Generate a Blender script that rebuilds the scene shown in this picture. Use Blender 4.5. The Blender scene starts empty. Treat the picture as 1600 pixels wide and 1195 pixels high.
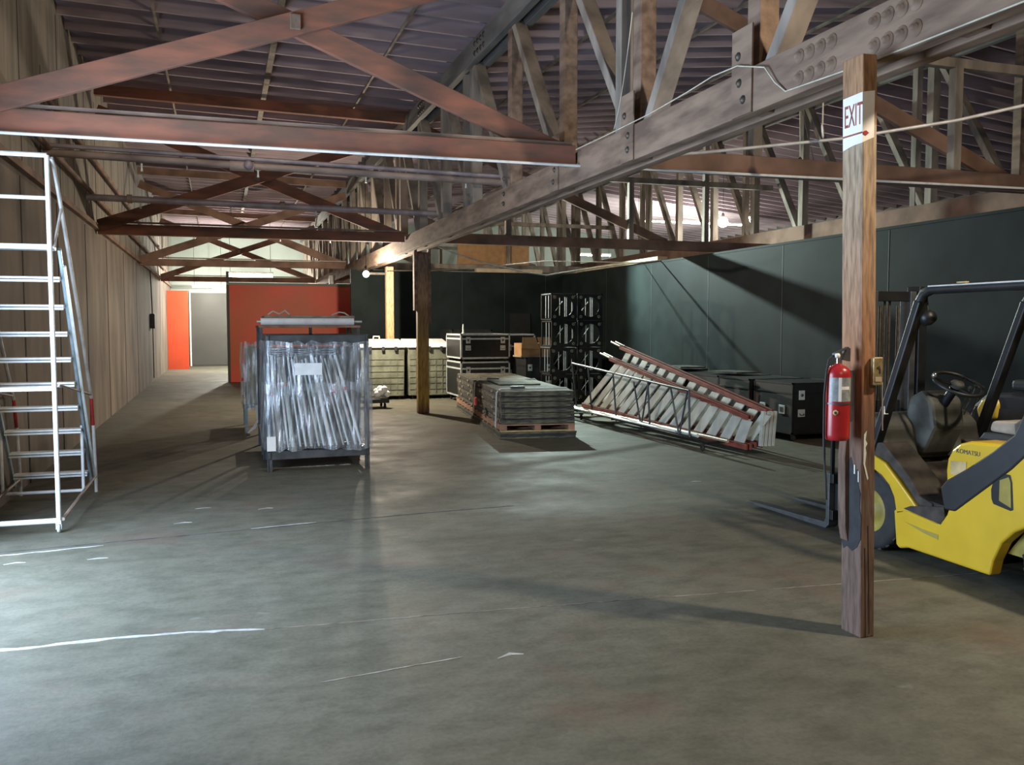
import bpy, math, random
from mathutils import Vector, Matrix
random.seed(7)
S = bpy.context.scene
COL = S.collection
PI = math.pi
# ------------------------------------------------------------------ camera
cam_d = bpy.data.cameras.new('camera'); cam = bpy.data.objects.new('camera', cam_d); COL.objects.link(cam)
cam.location = (0, 0, 1.7)
cam.rotation_euler = (PI/2 - math.radians(3.675), 0, -math.radians(18.337))
cam_d.sensor_width = 36.0; cam_d.lens = 36.0*1370/1600; cam_d.clip_end = 200
S.camera = cam
S.view_settings.view_transform = 'Standard'; S.view_settings.look = 'None'
S.view_settings.gamma = 1; S.view_settings.use_curve_mapping = False
S.view_settings.exposure = 0.8
S.cycles.use_denoising = True
S.cycles.max_bounces = 7
S.cycles.sample_clamp_indirect = 4
# ------------------------------------------------------------------ world and large lights
W = bpy.data.worlds.new('world'); S.world = W; W.use_nodes = True
bg = W.node_tree.nodes['Background']; bg.inputs[0].default_value = (0.60, 0.74, 1.0, 1); bg.inputs[1].default_value = 0.6
def light(name, kind, loc, energy, color, size=0.3, size_y=None, aim=None, spread=None):
    d = bpy.data.lights.new(name, kind); o = bpy.data.objects.new(name, d); COL.objects.link(o)
    o.location = loc; d.energy = energy; d.color = color
    if kind == 'AREA':
        d.size = size
        if size_y: d.shape = 'RECTANGLE'; d.size_y = size_y
        if spread: d.spread = spread
    elif kind in ('POINT', 'SPOT'):
        d.shadow_soft_size = size
        if kind == 'SPOT': d.spot_size = spread or 2.4; d.spot_blend = 0.5
    if aim is not None:
        o.rotation_euler = (Vector(aim) - Vector(loc)).to_track_quat('-Z', 'Y').to_euler()
    return o
DOORY = (4.1, 7.5)
light('daylight_through_loading_door', 'AREA', (-2.15, 5.8, 1.5), 310, (0.60, 0.77, 1.0), 3.2, 2.8, aim=(3.0, 5.8, 1.45))
# ------------------------------------------------------------------ materials
MATS = {}
def mat(name, col, rough=0.7, metal=0.0, var=0.25, scale=6.0, stretch=(1, 1, 1), bump=0.0, col2=None, detail=4, emit=None, spec=None, lo=0.35, hi=0.65):
    m = bpy.data.materials.new(name); m.use_nodes = True; nt = m.node_tree; b = nt.nodes['Principled BSDF']
    b.inputs['Roughness'].default_value = rough; b.inputs['Metallic'].default_value = metal
    if spec is not None: b.inputs['Specular IOR Level'].default_value = spec
    if var > 0 or col2:
        tc = nt.nodes.new('ShaderNodeTexCoord'); mp = nt.nodes.new('ShaderNodeMapping'); mp.inputs['Scale'].default_value = stretch
        n = nt.nodes.new('ShaderNodeTexNoise'); n.inputs['Scale'].default_value = scale; n.inputs['Detail'].default_value = detail
        r = nt.nodes.new('ShaderNodeValToRGB')
        c2 = col2 or tuple(max(0, c*(1-var)) for c in col)
        c1 = col if col2 else tuple(min(1, c*(1+var*0.6)) for c in col)
        r.color_ramp.elements[0].color = (*c2, 1); r.color_ramp.elements[1].color = (*c1, 1)
        r.color_ramp.elements[0].position = lo; r.color_ramp.elements[1].position = hi
        nt.links.new(tc.outputs['Object'], mp.inputs['Vector']); nt.links.new(mp.outputs[0], n.inputs['Vector'])
        nt.links.new(n.outputs['Fac'], r.inputs[0]); nt.links.new(r.outputs[0], b.inputs['Base Color'])
        if bump > 0:
            bp = nt.nodes.new('ShaderNodeBump'); bp.inputs['Strength'].default_value = bump; bp.inputs['Distance'].default_value = 0.02
            nt.links.new(n.outputs['Fac'], bp.inputs['Height']); nt.links.new(bp.outputs[0], b.inputs['Normal'])
    else:
        b.inputs['Base Color'].default_value = (*col, 1)
    if emit: b.inputs['Emission Color'].default_value = (*emit[0], 1); b.inputs['Emission Strength'].default_value = emit[1]
    MATS[name] = m
    return m
M = MATS
mat('girder_wood', (0.27, 0.185, 0.13), 0.85, col2=(0.13, 0.085, 0.06), scale=3.4, stretch=(3, 0.6, 3), bump=0.3, detail=9)
mat('girder_dust', (0.27, 0.23, 0.19), 0.85, var=0.45, scale=4.0, stretch=(1, 1, 0.3), bump=0.2)
mat('tie_wood', (0.30, 0.12, 0.075), 0.85, col2=(0.15, 0.085, 0.06), scale=2.6, stretch=(0.8, 3, 3), bump=0.3, detail=9)
mat('far_wood', (0.20, 0.12, 0.085), 0.85, var=0.4, scale=2.0)
mat('top_wood', (0.17, 0.165, 0.155), 0.8, var=0.4, scale=2.5, stretch=(2, .4, 2))
mat('joist_wood', (0.40, 0.32, 0.35), 0.85, var=0.4, scale=1.2, stretch=(0.4, 1, 3), bump=0.1)
mat('deck_wood', (0.15, 0.12, 0.13), 0.9, var=0.4, scale=1.0)
mat('iron', (0.10, 0.085, 0.07), 0.55, 0.6, var=0.3, scale=20)
mat('conduit', (0.55, 0.53, 0.50), 0.45, 0.2, var=0.2, scale=8)
mat('pipe_dusty', (0.33, 0.255, 0.215), 0.6, 0.1, var=0.35, scale=6, stretch=(.4, 1, 1))
mat('pipe_grey', (0.36, 0.31, 0.33), 0.5, 0.2, var=0.3, scale=4)
mat('white_paint', (0.72, 0.73, 0.71), 0.45, var=0.22, scale=9, lo=0.2, hi=0.5)
mat('grey_blue_metal', (0.33, 0.42, 0.47), 0.4, 0.5, var=0.2, scale=9)
mat('red_paint', (0.45, 0.03, 0.03), 0.4, var=0.2, scale=9)
mat('rubber', (0.025, 0.025, 0.025), 0.8, var=0.3, scale=14)
mat('black_case', (0.010, 0.011, 0.012), 0.5, var=0.3, scale=10)
mat('black_metal', (0.013, 0.014, 0.015), 0.45, 0.2, var=0.3, scale=10)
mat('dark_steel', (0.10, 0.105, 0.11), 0.45, 0.5, var=0.3, scale=8)
mat('chrome', (0.75, 0.77, 0.78), 0.22, 1.0, var=0)
mat('alu', (0.66, 0.72, 0.72), 0.4, 0.35, var=0.15, scale=10)
mat('white_plastic', (0.9, 0.9, 0.88), 0.4, var=0.1, scale=8)
mat('paper', (0.85, 0.83, 0.78), 0.8, var=0.05, scale=10)
mat('sign_red', (0.30, 0.07, 0.05), 0.7, var=0.3, scale=30)
mat('rope_white', (0.55, 0.52, 0.42), 0.8, var=0.2, scale=10)
mat('cable_dark', (0.03, 0.03, 0.03), 0.6, var=0)
mat('cardboard', (0.42, 0.24, 0.11), 0.85, var=0.15, scale=6)
mat('pallet_wood', (0.36, 0.20, 0.13), 0.8, var=0.3, scale=8)
mat('pallet_light', (0.50, 0.38, 0.18), 0.8, var=0.3, scale=8)
mat('platform_wood', (0.17, 0.165, 0.105), 0.85, col2=(0.035, 0.034, 0.03), scale=3.0, stretch=(2, 1.2, 12), detail=8)
mat('platform_dark', (0.06, 0.058, 0.055), 0.85, col2=(0.02, 0.02, 0.02), scale=4, stretch=(2, 1, 6))
mat('strap_white', (0.7, 0.72, 0.66), 0.6, var=0)
mat('canvas_grey', (0.17, 0.18, 0.13), 0.8, var=0.35, scale=4)
mat('lid_white', (0.62, 0.66, 0.60), 0.5, var=0.2, scale=5)
mat('tread_grey', (0.46, 0.47, 0.42), 0.6, var=0.2, scale=5)
mat('stair_red', (0.24, 0.06, 0.04), 0.6, var=0.35, scale=6)
mat('tube_tan', (0.55, 0.44, 0.32), 0.4, 0.3, var=0.2, scale=6)
mat('ext_red', (0.38, 0.018, 0.022), 0.3, var=0.12, scale=5)
mat('ext_label', (0.28, 0.30, 0.30), 0.4, var=0.25, scale=40)
mat('yellow_paint', (0.62, 0.41, 0.025), 0.32, var=0.10, scale=3, bump=0.02)
mat('yellow_dark', (0.30, 0.24, 0.04), 0.6, var=0.3, scale=5)  # dull yellow; also stands in for shaded yellow paint in pocket and wheel well
mat('cowl_grey', (0.07, 0.072, 0.062), 0.7, var=0.45, scale=6)
mat('seat_dusty', (0.33, 0.28, 0.22), 0.85, var=0.3, scale=8)
mat('seat_black', (0.02, 0.02, 0.02), 0.6, var=0.3, scale=8)
mat('floor_mat', (0.05, 0.042, 0.034), 0.85, var=0.5, scale=9)
mat('brass', (0.45, 0.36, 0.18), 0.4, 0.6, var=0.3, scale=30)
mat('corner_dot', (0.20, 0.20, 0.13), 0.5, var=0)
mat('orange_panel', (0.72, 0.09, 0.035), 0.55, var=0.1, scale=1.5)
mat('grey_door', (0.07, 0.068, 0.062), 0.6, var=0.1, scale=1)
mat('tan_board', (0.40, 0.33, 0.22), 0.8, var=0.3, scale=2)
mat('bulb_hot', (1, 1, 1), 0.5, var=0, emit=((1.0, 0.95, 0.85), 40))
mat('tube_hot', (1, 1, 1), 0.5, var=0, emit=((1.0, 0.96, 0.80), 22))
mat('tape_red', (0.75, 0.07, 0.05), 0.5, var=0)
mat('post_base_black', (0.014, 0.015, 0.018), 0.7, var=0.5, scale=14)
mat('crack_light', (0.42, 0.42, 0.40), 0.9, var=0.3, scale=12)
mat('crack_thin', (0.22, 0.19, 0.16), 0.9, var=0.5, scale=9)
mat('crack_dark', (0.05, 0.05, 0.055), 0.9, var=0.5, scale=9)
mat('outside', (0.4, 0.4, 0.4), 0.9, var=0)

def floor_mat():
    m = bpy.data.materials.new('stained_concrete'); m.use_nodes = True; nt = m.node_tree; b = nt.nodes['Principled BSDF']; L = nt.links.new
    tc = nt.nodes.new('ShaderNodeTexCoord')
    def noise(s, st, d=6, r=.6):
        mp = nt.nodes.new('ShaderNodeMapping'); mp.inputs['Scale'].default_value = st
        n = nt.nodes.new('ShaderNodeTexNoise'); n.inputs['Scale'].default_value = s; n.inputs['Detail'].default_value = d; n.inputs['Roughness'].default_value = r
        L(tc.outputs['Object'], mp.inputs[0]); L(mp.outputs[0], n.inputs['Vector']); return n.outputs['Fac']
    def ramp(f, a, c, p0, p1):
        r = nt.nodes.new('ShaderNodeValToRGB'); r.color_ramp.elements[0].color = (*a, 1); r.color_ramp.elements[1].color = (*c, 1)
        r.color_ramp.elements[0].position = p0; r.color_ramp.elements[1].position = p1; L(f, r.inputs[0]); return r.outputs[0]
    def mix(kind, f, a, c):
        x = nt.nodes.new('ShaderNodeMix'); x.data_type = 'RGBA'; x.blend_type = kind
        if isinstance(f, float): x.inputs[0].default_value = f
        else: L(f, x.inputs[0])
        L(a, x.inputs[6]); L(c, x.inputs[7]); return x.outputs[2]
    c1 = ramp(noise(0.45, (1, 1, 1)), (0.122, 0.118, 0.088), (0.178, 0.174, 0.134), .35, .65)
    c2 = ramp(noise(3.5, (1, 1.6, 1), 10, .7), (0.60, 0.60, 0.58), (1, 1, 1), .30, .58)
    c3 = ramp(noise(40, (1, 1, 1), 3), (0.78, 0.78, 0.78), (1.0, 1.0, 1.0), .3, .6)
    x = mix('MULTIPLY', 0.95, c1, c2); x = mix('MULTIPLY', 0.8, x, c3)
    red = nt.nodes.new('ShaderNodeRGB'); red.outputs[0].default_value = (0.135, 0.080, 0.058, 1)
    fr = ramp(noise(0.9, (1, 1, 1), 5), (0, 0, 0), (0.55, 0.55, 0.55), .55, .72)
    x = mix('MIX', fr, x, red.outputs[0])
    pale = nt.nodes.new('ShaderNodeRGB'); pale.outputs[0].default_value = (0.26, 0.27, 0.23, 1)
    fp = ramp(noise(2.1, (1, 1.4, 1), 6), (0, 0, 0), (0.6, 0.6, 0.6), .66, .76)
    x = mix('MIX', fp, x, pale.outputs[0])
    L(x, b.inputs['Base Color'])
    rg = ramp(noise(1.5, (1, 1, 1), 6), (0.55, 0.55, 0.55), (0.8, 0.8, 0.8), .3, .7); L(rg, b.inputs['Roughness']); b.inputs['Specular IOR Level'].default_value = .22
    bp = nt.nodes.new('ShaderNodeBump'); bp.inputs['Strength'].default_value = 0.25; bp.inputs['Distance'].default_value = 0.01
    L(noise(12, (1, 1, 1), 8), bp.inputs['Height']); L(bp.outputs[0], b.inputs['Normal'])
    MATS['floor'] = m
floor_mat()
def panel_black():
    # black painted plywood: sheets with faint joints and scuffs
    m = mat('black_wall', (0.012, 0.0175, 0.0172), 0.62, var=0.3, scale=1.8, detail=8, spec=.10)
    return m
panel_black()
mat('wall_concrete', (0.17, 0.135, 0.105), 0.9, var=0.42, scale=1.1, stretch=(1, 1.5, .55), bump=.15, detail=9)
mat('wall_boards', (0.22, 0.19, 0.155), 0.9, var=0.3, scale=2.2, stretch=(1, 3, .25), bump=.1)
mat('seam_dark', (0.05, 0.04, 0.035), 0.9, var=0.3, scale=3)
mat('far_wall_grey', (0.30, 0.34, 0.31), 0.9, var=0.2, scale=0.5)
mat('dark_shell', (0.10, 0.095, 0.09), 0.9, var=0.3, scale=0.8)
def red_wall_mat():
    m = mat('red_wall', (0.80, 0.09, 0.04), 0.5, col2=(0.60, 0.12, 0.035), scale=0.8, lo=.3, hi=.6)
red_wall_mat()
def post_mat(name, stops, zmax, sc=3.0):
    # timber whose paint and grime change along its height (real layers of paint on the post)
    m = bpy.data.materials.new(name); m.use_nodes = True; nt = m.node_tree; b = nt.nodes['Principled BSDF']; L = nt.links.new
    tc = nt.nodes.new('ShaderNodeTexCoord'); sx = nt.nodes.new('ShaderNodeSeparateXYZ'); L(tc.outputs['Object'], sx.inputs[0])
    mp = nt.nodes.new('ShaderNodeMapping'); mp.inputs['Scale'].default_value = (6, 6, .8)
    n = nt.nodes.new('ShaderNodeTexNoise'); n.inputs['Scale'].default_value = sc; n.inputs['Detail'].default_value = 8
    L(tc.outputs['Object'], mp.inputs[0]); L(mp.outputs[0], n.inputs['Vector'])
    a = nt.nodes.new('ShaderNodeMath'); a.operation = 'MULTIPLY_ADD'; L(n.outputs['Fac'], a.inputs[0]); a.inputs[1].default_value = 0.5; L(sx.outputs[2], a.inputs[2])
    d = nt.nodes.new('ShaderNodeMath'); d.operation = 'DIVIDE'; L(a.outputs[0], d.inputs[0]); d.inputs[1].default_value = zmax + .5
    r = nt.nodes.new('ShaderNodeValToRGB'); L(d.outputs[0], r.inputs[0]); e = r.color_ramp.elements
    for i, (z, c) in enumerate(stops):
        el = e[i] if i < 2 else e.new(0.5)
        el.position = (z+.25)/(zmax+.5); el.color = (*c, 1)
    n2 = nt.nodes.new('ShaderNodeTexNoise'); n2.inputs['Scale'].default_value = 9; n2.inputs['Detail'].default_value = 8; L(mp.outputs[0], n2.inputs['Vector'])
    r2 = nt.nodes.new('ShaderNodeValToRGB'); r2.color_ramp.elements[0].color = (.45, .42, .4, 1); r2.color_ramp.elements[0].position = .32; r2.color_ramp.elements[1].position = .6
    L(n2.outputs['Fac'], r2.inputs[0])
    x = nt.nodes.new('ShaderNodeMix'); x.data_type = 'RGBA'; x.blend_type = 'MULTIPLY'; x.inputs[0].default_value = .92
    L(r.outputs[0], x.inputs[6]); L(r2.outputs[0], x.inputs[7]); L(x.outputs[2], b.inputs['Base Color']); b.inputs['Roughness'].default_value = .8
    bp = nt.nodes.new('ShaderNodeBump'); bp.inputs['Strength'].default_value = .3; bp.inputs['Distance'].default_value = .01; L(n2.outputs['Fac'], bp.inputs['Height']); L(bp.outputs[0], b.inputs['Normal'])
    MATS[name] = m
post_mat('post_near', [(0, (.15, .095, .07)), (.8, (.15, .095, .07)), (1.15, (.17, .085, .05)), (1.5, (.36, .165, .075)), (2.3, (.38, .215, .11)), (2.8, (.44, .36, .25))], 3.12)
post_mat('post_middle', [(0, (.10, .04, .03)), (.3, (.40, .26, .06)), (1.9, (.44, .34, .08)), (2.2, (.22, .08, .05)), (3.1, (.26, .17, .13))], 3.12)
post_mat('post_far', [(0, (.5, .26, .13)), (1.5, (.55, .30, .15)), (2.8, (.5, .32, .2))], 3.12)
def film_mat():
    m = bpy.data.materials.new('stretch_film'); m.use_nodes = True; nt = m.node_tree; L = nt.links.new
    for n in list(nt.nodes): nt.nodes.remove(n)
    o = nt.nodes.new('ShaderNodeOutputMaterial'); t = nt.nodes.new('ShaderNodeBsdfTransparent'); t.inputs[0].default_value = (.93, .95, .97, 1)
    g = nt.nodes.new('ShaderNodeBsdfGlossy'); g.inputs['Roughness'].default_value = .22; g.inputs[0].default_value = (.9, .93, .97, 1)
    df = nt.nodes.new('ShaderNodeBsdfDiffuse'); df.inputs[0].default_value = (.80, .83, .85, 1)
    tc = nt.nodes.new('ShaderNodeTexCoord'); mp = nt.nodes.new('ShaderNodeMapping'); mp.inputs['Scale'].default_value = (9, 9, 1.3); mp.inputs['Rotation'].default_value = (0, .2, 0)
    n = nt.nodes.new('ShaderNodeTexNoise'); n.inputs['Scale'].default_value = 2.2; n.inputs['Detail'].default_value = 6
    L(tc.outputs['Object'], mp.inputs[0]); L(mp.outputs[0], n.inputs['Vector'])
    r = nt.nodes.new('ShaderNodeValToRGB'); r.color_ramp.elements[0].position = .42; r.color_ramp.elements[0].color = (.12, .12, .12, 1); r.color_ramp.elements[1].position = .74; r.color_ramp.elements[1].color = (.62, .62, .62, 1)
    L(n.outputs['Fac'], r.inputs[0])
    bp = nt.nodes.new('ShaderNodeBump'); bp.inputs['Strength'].default_value = .6; bp.inputs['Distance'].default_value = .03; L(n.outputs['Fac'], bp.inputs['Height'])
    L(bp.outputs[0], g.inputs['Normal'])
    m1 = nt.nodes.new('ShaderNodeMixShader'); m1.inputs[0].default_value = .5; L(df.outputs[0], m1.inputs[1]); L(g.outputs[0], m1.inputs[2])
    m2 = nt.nodes.new('ShaderNodeMixShader'); L(r.outputs[0], m2.inputs[0]); L(t.outputs[0], m2.inputs[1]); L(m1.outputs[0], m2.inputs[2]); L(m2.outputs[0], o.inputs[0])
    MATS['film'] = m
film_mat()
# ------------------------------------------------------------------ helpers
class MB:
    def __init__(s): s.v = []; s.f = []; s.sm = []
    def add(s, vs, fs, smooth=False):
        k = len(s.v); s.v += [tuple(v) for v in vs]
        for f in fs: s.f.append(tuple(i+k for i in f)); s.sm.append(smooth)
        return s
    def box(s, x0, x1, y0, y1, z0, z1, mtx=None):
        vs = [Vector((x, y, z)) for x in (x0, x1) for y in (y0, y1) for z in (z0, z1)]
        if mtx is not None: vs = [mtx @ v for v in vs]
        return s.add(vs, [(0, 1, 3, 2), (4, 6, 7, 5), (0, 4, 5, 1), (2, 3, 7, 6), (0, 2, 6, 4), (1, 5, 7, 3)])
    def bar(s, p, q, w, h, up=(0, 0, 1)):
        p = Vector(p); q = Vector(q); d = (q-p).normalized(); u = Vector(up)
        a = d.cross(u)
        if a.length < 1e-4: a = d.cross(Vector((1, 0, 0)))
        a.normalize(); b = a.cross(d).normalized()
        vs = [e + a*w/2*i + b*h/2*j for e in (p, q) for i in (-1, 1) for j in (-1, 1)]
        return s.add(vs, [(0, 1, 3, 2), (4, 6, 7, 5), (0, 4, 5, 1), (2, 3, 7, 6), (0, 2, 6, 4), (1, 5, 7, 3)])
    def tube(s, pts, r, n=8, caps=True):
        pts = [Vector(p) for p in pts]; rs = r if isinstance(r, (list, tuple)) else [r]*len(pts)
        t0 = (pts[1]-pts[0]).normalized(); a = t0.orthogonal().normalized(); vs = []
        for i, p in enumerate(pts):
            if i == 0: t = pts[1]-p
            elif i == len(pts)-1: t = p-pts[i-1]
            else: t = (pts[i+1]-p).normalized() + (p-pts[i-1]).normalized()
            t.normalize(); a = (a - t*a.dot(t)).normalized(); b = t.cross(a)
            for k in range(n):
                c = 2*PI*k/n; vs.append(p + (a*math.cos(c)+b*math.sin(c))*rs[i])
        fs = [(i*n+k, i*n+(k+1) % n, (i+1)*n+(k+1) % n, (i+1)*n+k) for i in range(len(pts)-1) for k in range(n)]
        s.add(vs, fs, True)
        if caps:
            m = len(pts)-1
            s.add(vs[:n], [tuple(range(n))[::-1]]); s.add(vs[m*n:], [tuple(range(n))])
        return s
    def lathe(s, prof, c=(0, 0, 0), axis=(0, 0, 1), n=20):
        c = Vector(c); ax = Vector(axis).normalized(); a = ax.orthogonal().normalized(); b = ax.cross(a); vs = []
        for r, z in prof:
            for k in range(n):
                t = 2*PI*k/n; vs.append(c + ax*z + (a*math.cos(t)+b*math.sin(t))*max(r, 1e-4))
        fs = [(i*n+k, i*n+(k+1) % n, (i+1)*n+(k+1) % n, (i+1)*n+k) for i in range(len(prof)-1) for k in range(n)]
        return s.add(vs, fs, True)
    def prism(s, poly, a, b, axis='x'):
        # extrude a 2-D outline; axis x: poly=(y,z); y: (x,z); z: (x,y)
        def P(u, v, w): return {'x': (w, u, v), 'y': (u, w, v), 'z': (u, v, w)}[axis]
        n = len(poly); vs = [P(u, v, a) for u, v in poly] + [P(u, v, b) for u, v in poly]
        fs = [tuple(range(n)), tuple(range(n, 2*n))[::-1]] + [(i, i+n, (i+1) % n+n, (i+1) % n) for i in range(n)]
        return s.add(vs, fs)
    def build(s, name, m=None, parent=None, bevel=0, loc=None, rot=None, seg=2):
        me = bpy.data.meshes.new(name); me.from_pydata(s.v, [], s.f)
        import bmesh
        bm = bmesh.new(); bm.from_mesh(me)
        for f, k in zip(bm.faces, s.sm): f.smooth = k
        bmesh.ops.recalc_face_normals(bm, faces=bm.faces); bm.to_mesh(me); bm.free()
        o = bpy.data.objects.new(name, me); COL.objects.link(o)
        if m: me.materials.append(MATS[m] if isinstance(m, str) else m)
        if bevel:
            md = o.modifiers.new('bevel', 'BEVEL'); md.width = bevel; md.segments = seg; md.limit_method = 'ANGLE'
        if parent: o.parent = parent
        if loc: o.location = loc
        if rot: o.rotation_euler = rot
        return o
def tag(o, label=None, cat=None, group=None, kind=None):
    if label: o['label'] = label
    if cat: o['category'] = cat
    if group: o['group'] = group
    if kind: o['kind'] = kind
    return o
def thing(name, label, cat, loc=(0, 0, 0), rz=0, group=None):
    o = bpy.data.objects.new(name, None); COL.objects.link(o); o.location = loc; o.rotation_euler = (0, 0, rz); o.empty_display_size = .2
    return tag(o, label, cat, group)
def struct(mb, name, m, parent=None, **k):
    o = mb.build(name, m, parent, **k)
    if not parent: o['kind'] = 'structure'
    return o
def dup(o, parent=None, top=True, loc=None, rz=None, label=None):
    c = o.copy(); COL.objects.link(c)
    if parent: c.parent = parent
    for ch in [x for x in CH(o)]: dup(ch, c, False)
    if top:
        if loc is not None: c.location = loc
        if rz is not None: c.rotation_euler = (0, 0, rz)
        if label: c['label'] = label
    return c
def CH(o): return [x for x in bpy.data.objects if x.parent == o]
def text_mesh(name, s, size, m, parent, mtx, extrude=.001):
    cu = bpy.data.curves.new(name, 'FONT'); cu.body = s; cu.size = size; cu.extrude = extrude; cu.align_x = 'CENTER'; cu.align_y = 'CENTER'
    o = bpy.data.objects.new(name, cu); COL.objects.link(o)
    dg = bpy.context.evaluated_depsgraph_get(); me = bpy.data.meshes.new_from_object(o.evaluated_get(dg)); me.transform(mtx)
    bpy.data.objects.remove(o); bpy.data.curves.remove(cu)
    n = bpy.data.objects.new(name, me); COL.objects.link(n); me.materials.clear(); me.materials.append(MATS[m]); n.parent = parent
    return n
def seglist(p, q, n): p = Vector(p); q = Vector(q); return [p.lerp(q, i/n) for i in range(n+1)]
def sag(p, q, s, n=16): return [Vector(p).lerp(Vector(q), i/n) - Vector((0, 0, s*4*(i/n)*(1-i/n))) for i in range(n+1)]
# ------------------------------------------------------------------ setting
YN, YF, XL, XR = -5.0, 40.0, -2.0, 22.0
fl = struct(MB().box(XL-.3, XR, YN, YF, -.2, 0), 'floor', 'floor')
def strip(name, m, pts, w, jitter=0, parent=fl, h=.0025):
    mb = MB(); P = []
    for a, b in zip(pts[:-1], pts[1:]):
        L = math.dist(a, b); n = max(1, int(L/.06)) if jitter else 1
        P += [(a[0]+(b[0]-a[0])*i/n + random.uniform(-1, 1)*jitter, a[1]+(b[1]-a[1])*i/n + random.uniform(-1, 1)*jitter) for i in range(n)]
    P.append(pts[-1]); vs = []; m_ = len(P)
    for i, (x, y) in enumerate(P):
        q = P[min(i+1, m_-1)]; r = P[max(i-1, 0)]; d = Vector((q[0]-r[0], q[1]-r[1])).normalized(); nn = Vector((-d.y, d.x))
        ww = w/2*(random.uniform(.45, 1.2) if jitter else 1)
        if i in (0, m_-1): ww *= .2
        vs += [(x+nn.x*ww, y+nn.y*ww, 0.0004), (x+nn.x*ww*.6, y+nn.y*ww*.6, h), (x-nn.x*ww*.6, y-nn.y*ww*.6, h), (x-nn.x*ww, y-nn.y*ww, 0.0004)]
    fs = []
    for i in range(m_-1):
        for k in range(3): fs.append((i*4+k, i*4+k+1, i*4+k+5, i*4+k+4))
    mb.add(vs, fs); return mb.build(name, m, parent)
strip('patched_crack', 'crack_light', [(-1.72, 5.15), (-1.35, 5.15), (-1.0, 5.12), (-.6, 5.14), (-.2, 5.10), (.05, 5.06), (.2, 5.02)], .045, .008)
strip('floor_joint', 'crack_thin', [(.2, 5.02), (1.6, 4.93), (3.9, 4.72), (5.4, 4.6)], .014, .004)
strip('floor_joint', 'crack_dark', [(-1.9, 7.35), (-.5, 7.5), (.6, 7.62), (1.7, 7.75), (2.6, 7.8)], .018, .006)
strip('patched_crack', 'crack_light', [(-1.8, 7.25), (-1.3, 7.32), (-.9, 7.38)], .03, .01)
strip('floor_scratch', 'crack_light', [(.42, 4.17), (.9, 4.24), (1.15, 4.27)], .010, .002)
strip('patched_crack', 'crack_light', [(.2, 7.6), (.75, 7.68)], .02, .006)
for q in ((-1.45, 7.0), (-1.62, 6.9), (-.9, 6.95), (-.35, 8.0), (-.2, 8.6), (.35, 8.4), (4.9, 8.4), (1.38, 4.2)):
    strip('floor_chip', 'crack_light', [(q[0]-.06, q[1]), (q[0]+.02, q[1]+.03), (q[0]+.08, q[1]+.01)], .035, .01)

# left wall: stained concrete below, board siding above, loading door opening near the camera
RZ = 6.05
wl = MB(); wl.box(-2.3, -2, YN, DOORY[0], 0, 3.36); wl.box(-2.3, -2, DOORY[1], YF, 0, 3.36); wl.box(-2.3, -2, DOORY[0], DOORY[1], 3.0, 3.36)
wall_left = struct(wl, 'wall_left', 'wall_concrete')
up = MB().box(-2.3, -2.02, YN, YF, 3.36, RZ)
up.build('board_siding', 'wall_boards', wall_left)
bt = MB(); y = YN
while y < YF: bt.box(-2.0205, -2.016, y, y+.025, 3.4, RZ-.05-random.random()*1.2); y += 1.22
bt.build('siding_seams', 'seam_dark', wall_left)
sm = MB()
for y in (15.3, 18.0, 12.8, 21.0, 24.0, 10.6): sm.box(-2.0, -1.994, y, y+.05, .0, 3.3)
sm.build('panel_seams', 'seam_dark', wall_left)
struct(MB().box(-2.0, -1.93, 3.0, YF-.1, 3.34, 3.42), 'trim_1', 'far_wood')
sh = MB().box(-2.3, XR, YN-.2, YN, 0, 7); struct(sh, 'wall_near', 'dark_shell')
struct(MB().box(XR, XR+.2, YN, YF, 0, 7), 'wall_right', 'dark_shell')
wf = struct(MB().box(-2.3, XR, YF, YF+.2, 0, 7.4), 'wall_far', 'far_wall_grey')
struct(MB().box(-2.08, -1.99, DOORY[0]-.12, DOORY[0], 0, 3.1).box(-2.08, -1.99, DOORY[1], DOORY[1]+.12, 0, 3.1).box(-2.08, -1.99, DOORY[0], DOORY[1], 3.0, 3.12), 'door_1', 'dark_steel')
# far wall doors
d2 = struct(MB().box(-1.22, .3, 39.92, 39.99, .02, 3.12), 'door_2', 'grey_door'); MB().box(-1.26, -1.2, 39.88, 39.99, 0, 3.2).box(.26, .36, 39.88, 39.99, 0, 3.2).build('door_frame', 'white_paint', d2)
# partition behind the red wall
rw = struct(MB().box(.24, 3.95, 28.0, 28.12, 0, 2.95), 'wall_red_partition', 'red_wall')
MB().box(.18, .26, 27.97, 28.14, 0, 3.35).build('end_post', 'grey_door', rw)
MB().box(.18, 4.0, 27.96, 28.14, 2.95, 3.02).build('cap_rail', 'far_wall_grey', rw)
# black partitions
bk = struct(MB().box(3.22, 9.2, 23.0, 23.12, 0, 3.16), 'wall_back_partition', 'black_wall')
br = struct(MB().box(9.1, 9.22, -2.0, 23.0, 0, 3.08), 'wall_right_partition', 'black_wall')
js = MB()
for y in (3.0, 5.44, 7.9, 10.3, 12.8, 15.2, 17.6, 20.0): js.box(9.095, 9.1, y, y+.012, 0, 3.07)
js.build('sheet_joints', 'cable_dark', br)
js = MB()
for x in (5.0, 6.2, 7.4, 8.6): js.box(x, x+.012, 22.995, 23.0, 0, 3.15)
js.build('sheet_joints', 'cable_dark', bk)
MB().box(7.55, 8.15, 22.97, 23.0, .0, 2.05).build('hatch', 'black_case', bk)
tr = MB().box(9.09, 9.23, -2.0, 22.99, 3.08, 3.12); struct(tr, 'trim_2', 'black_wall')

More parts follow.
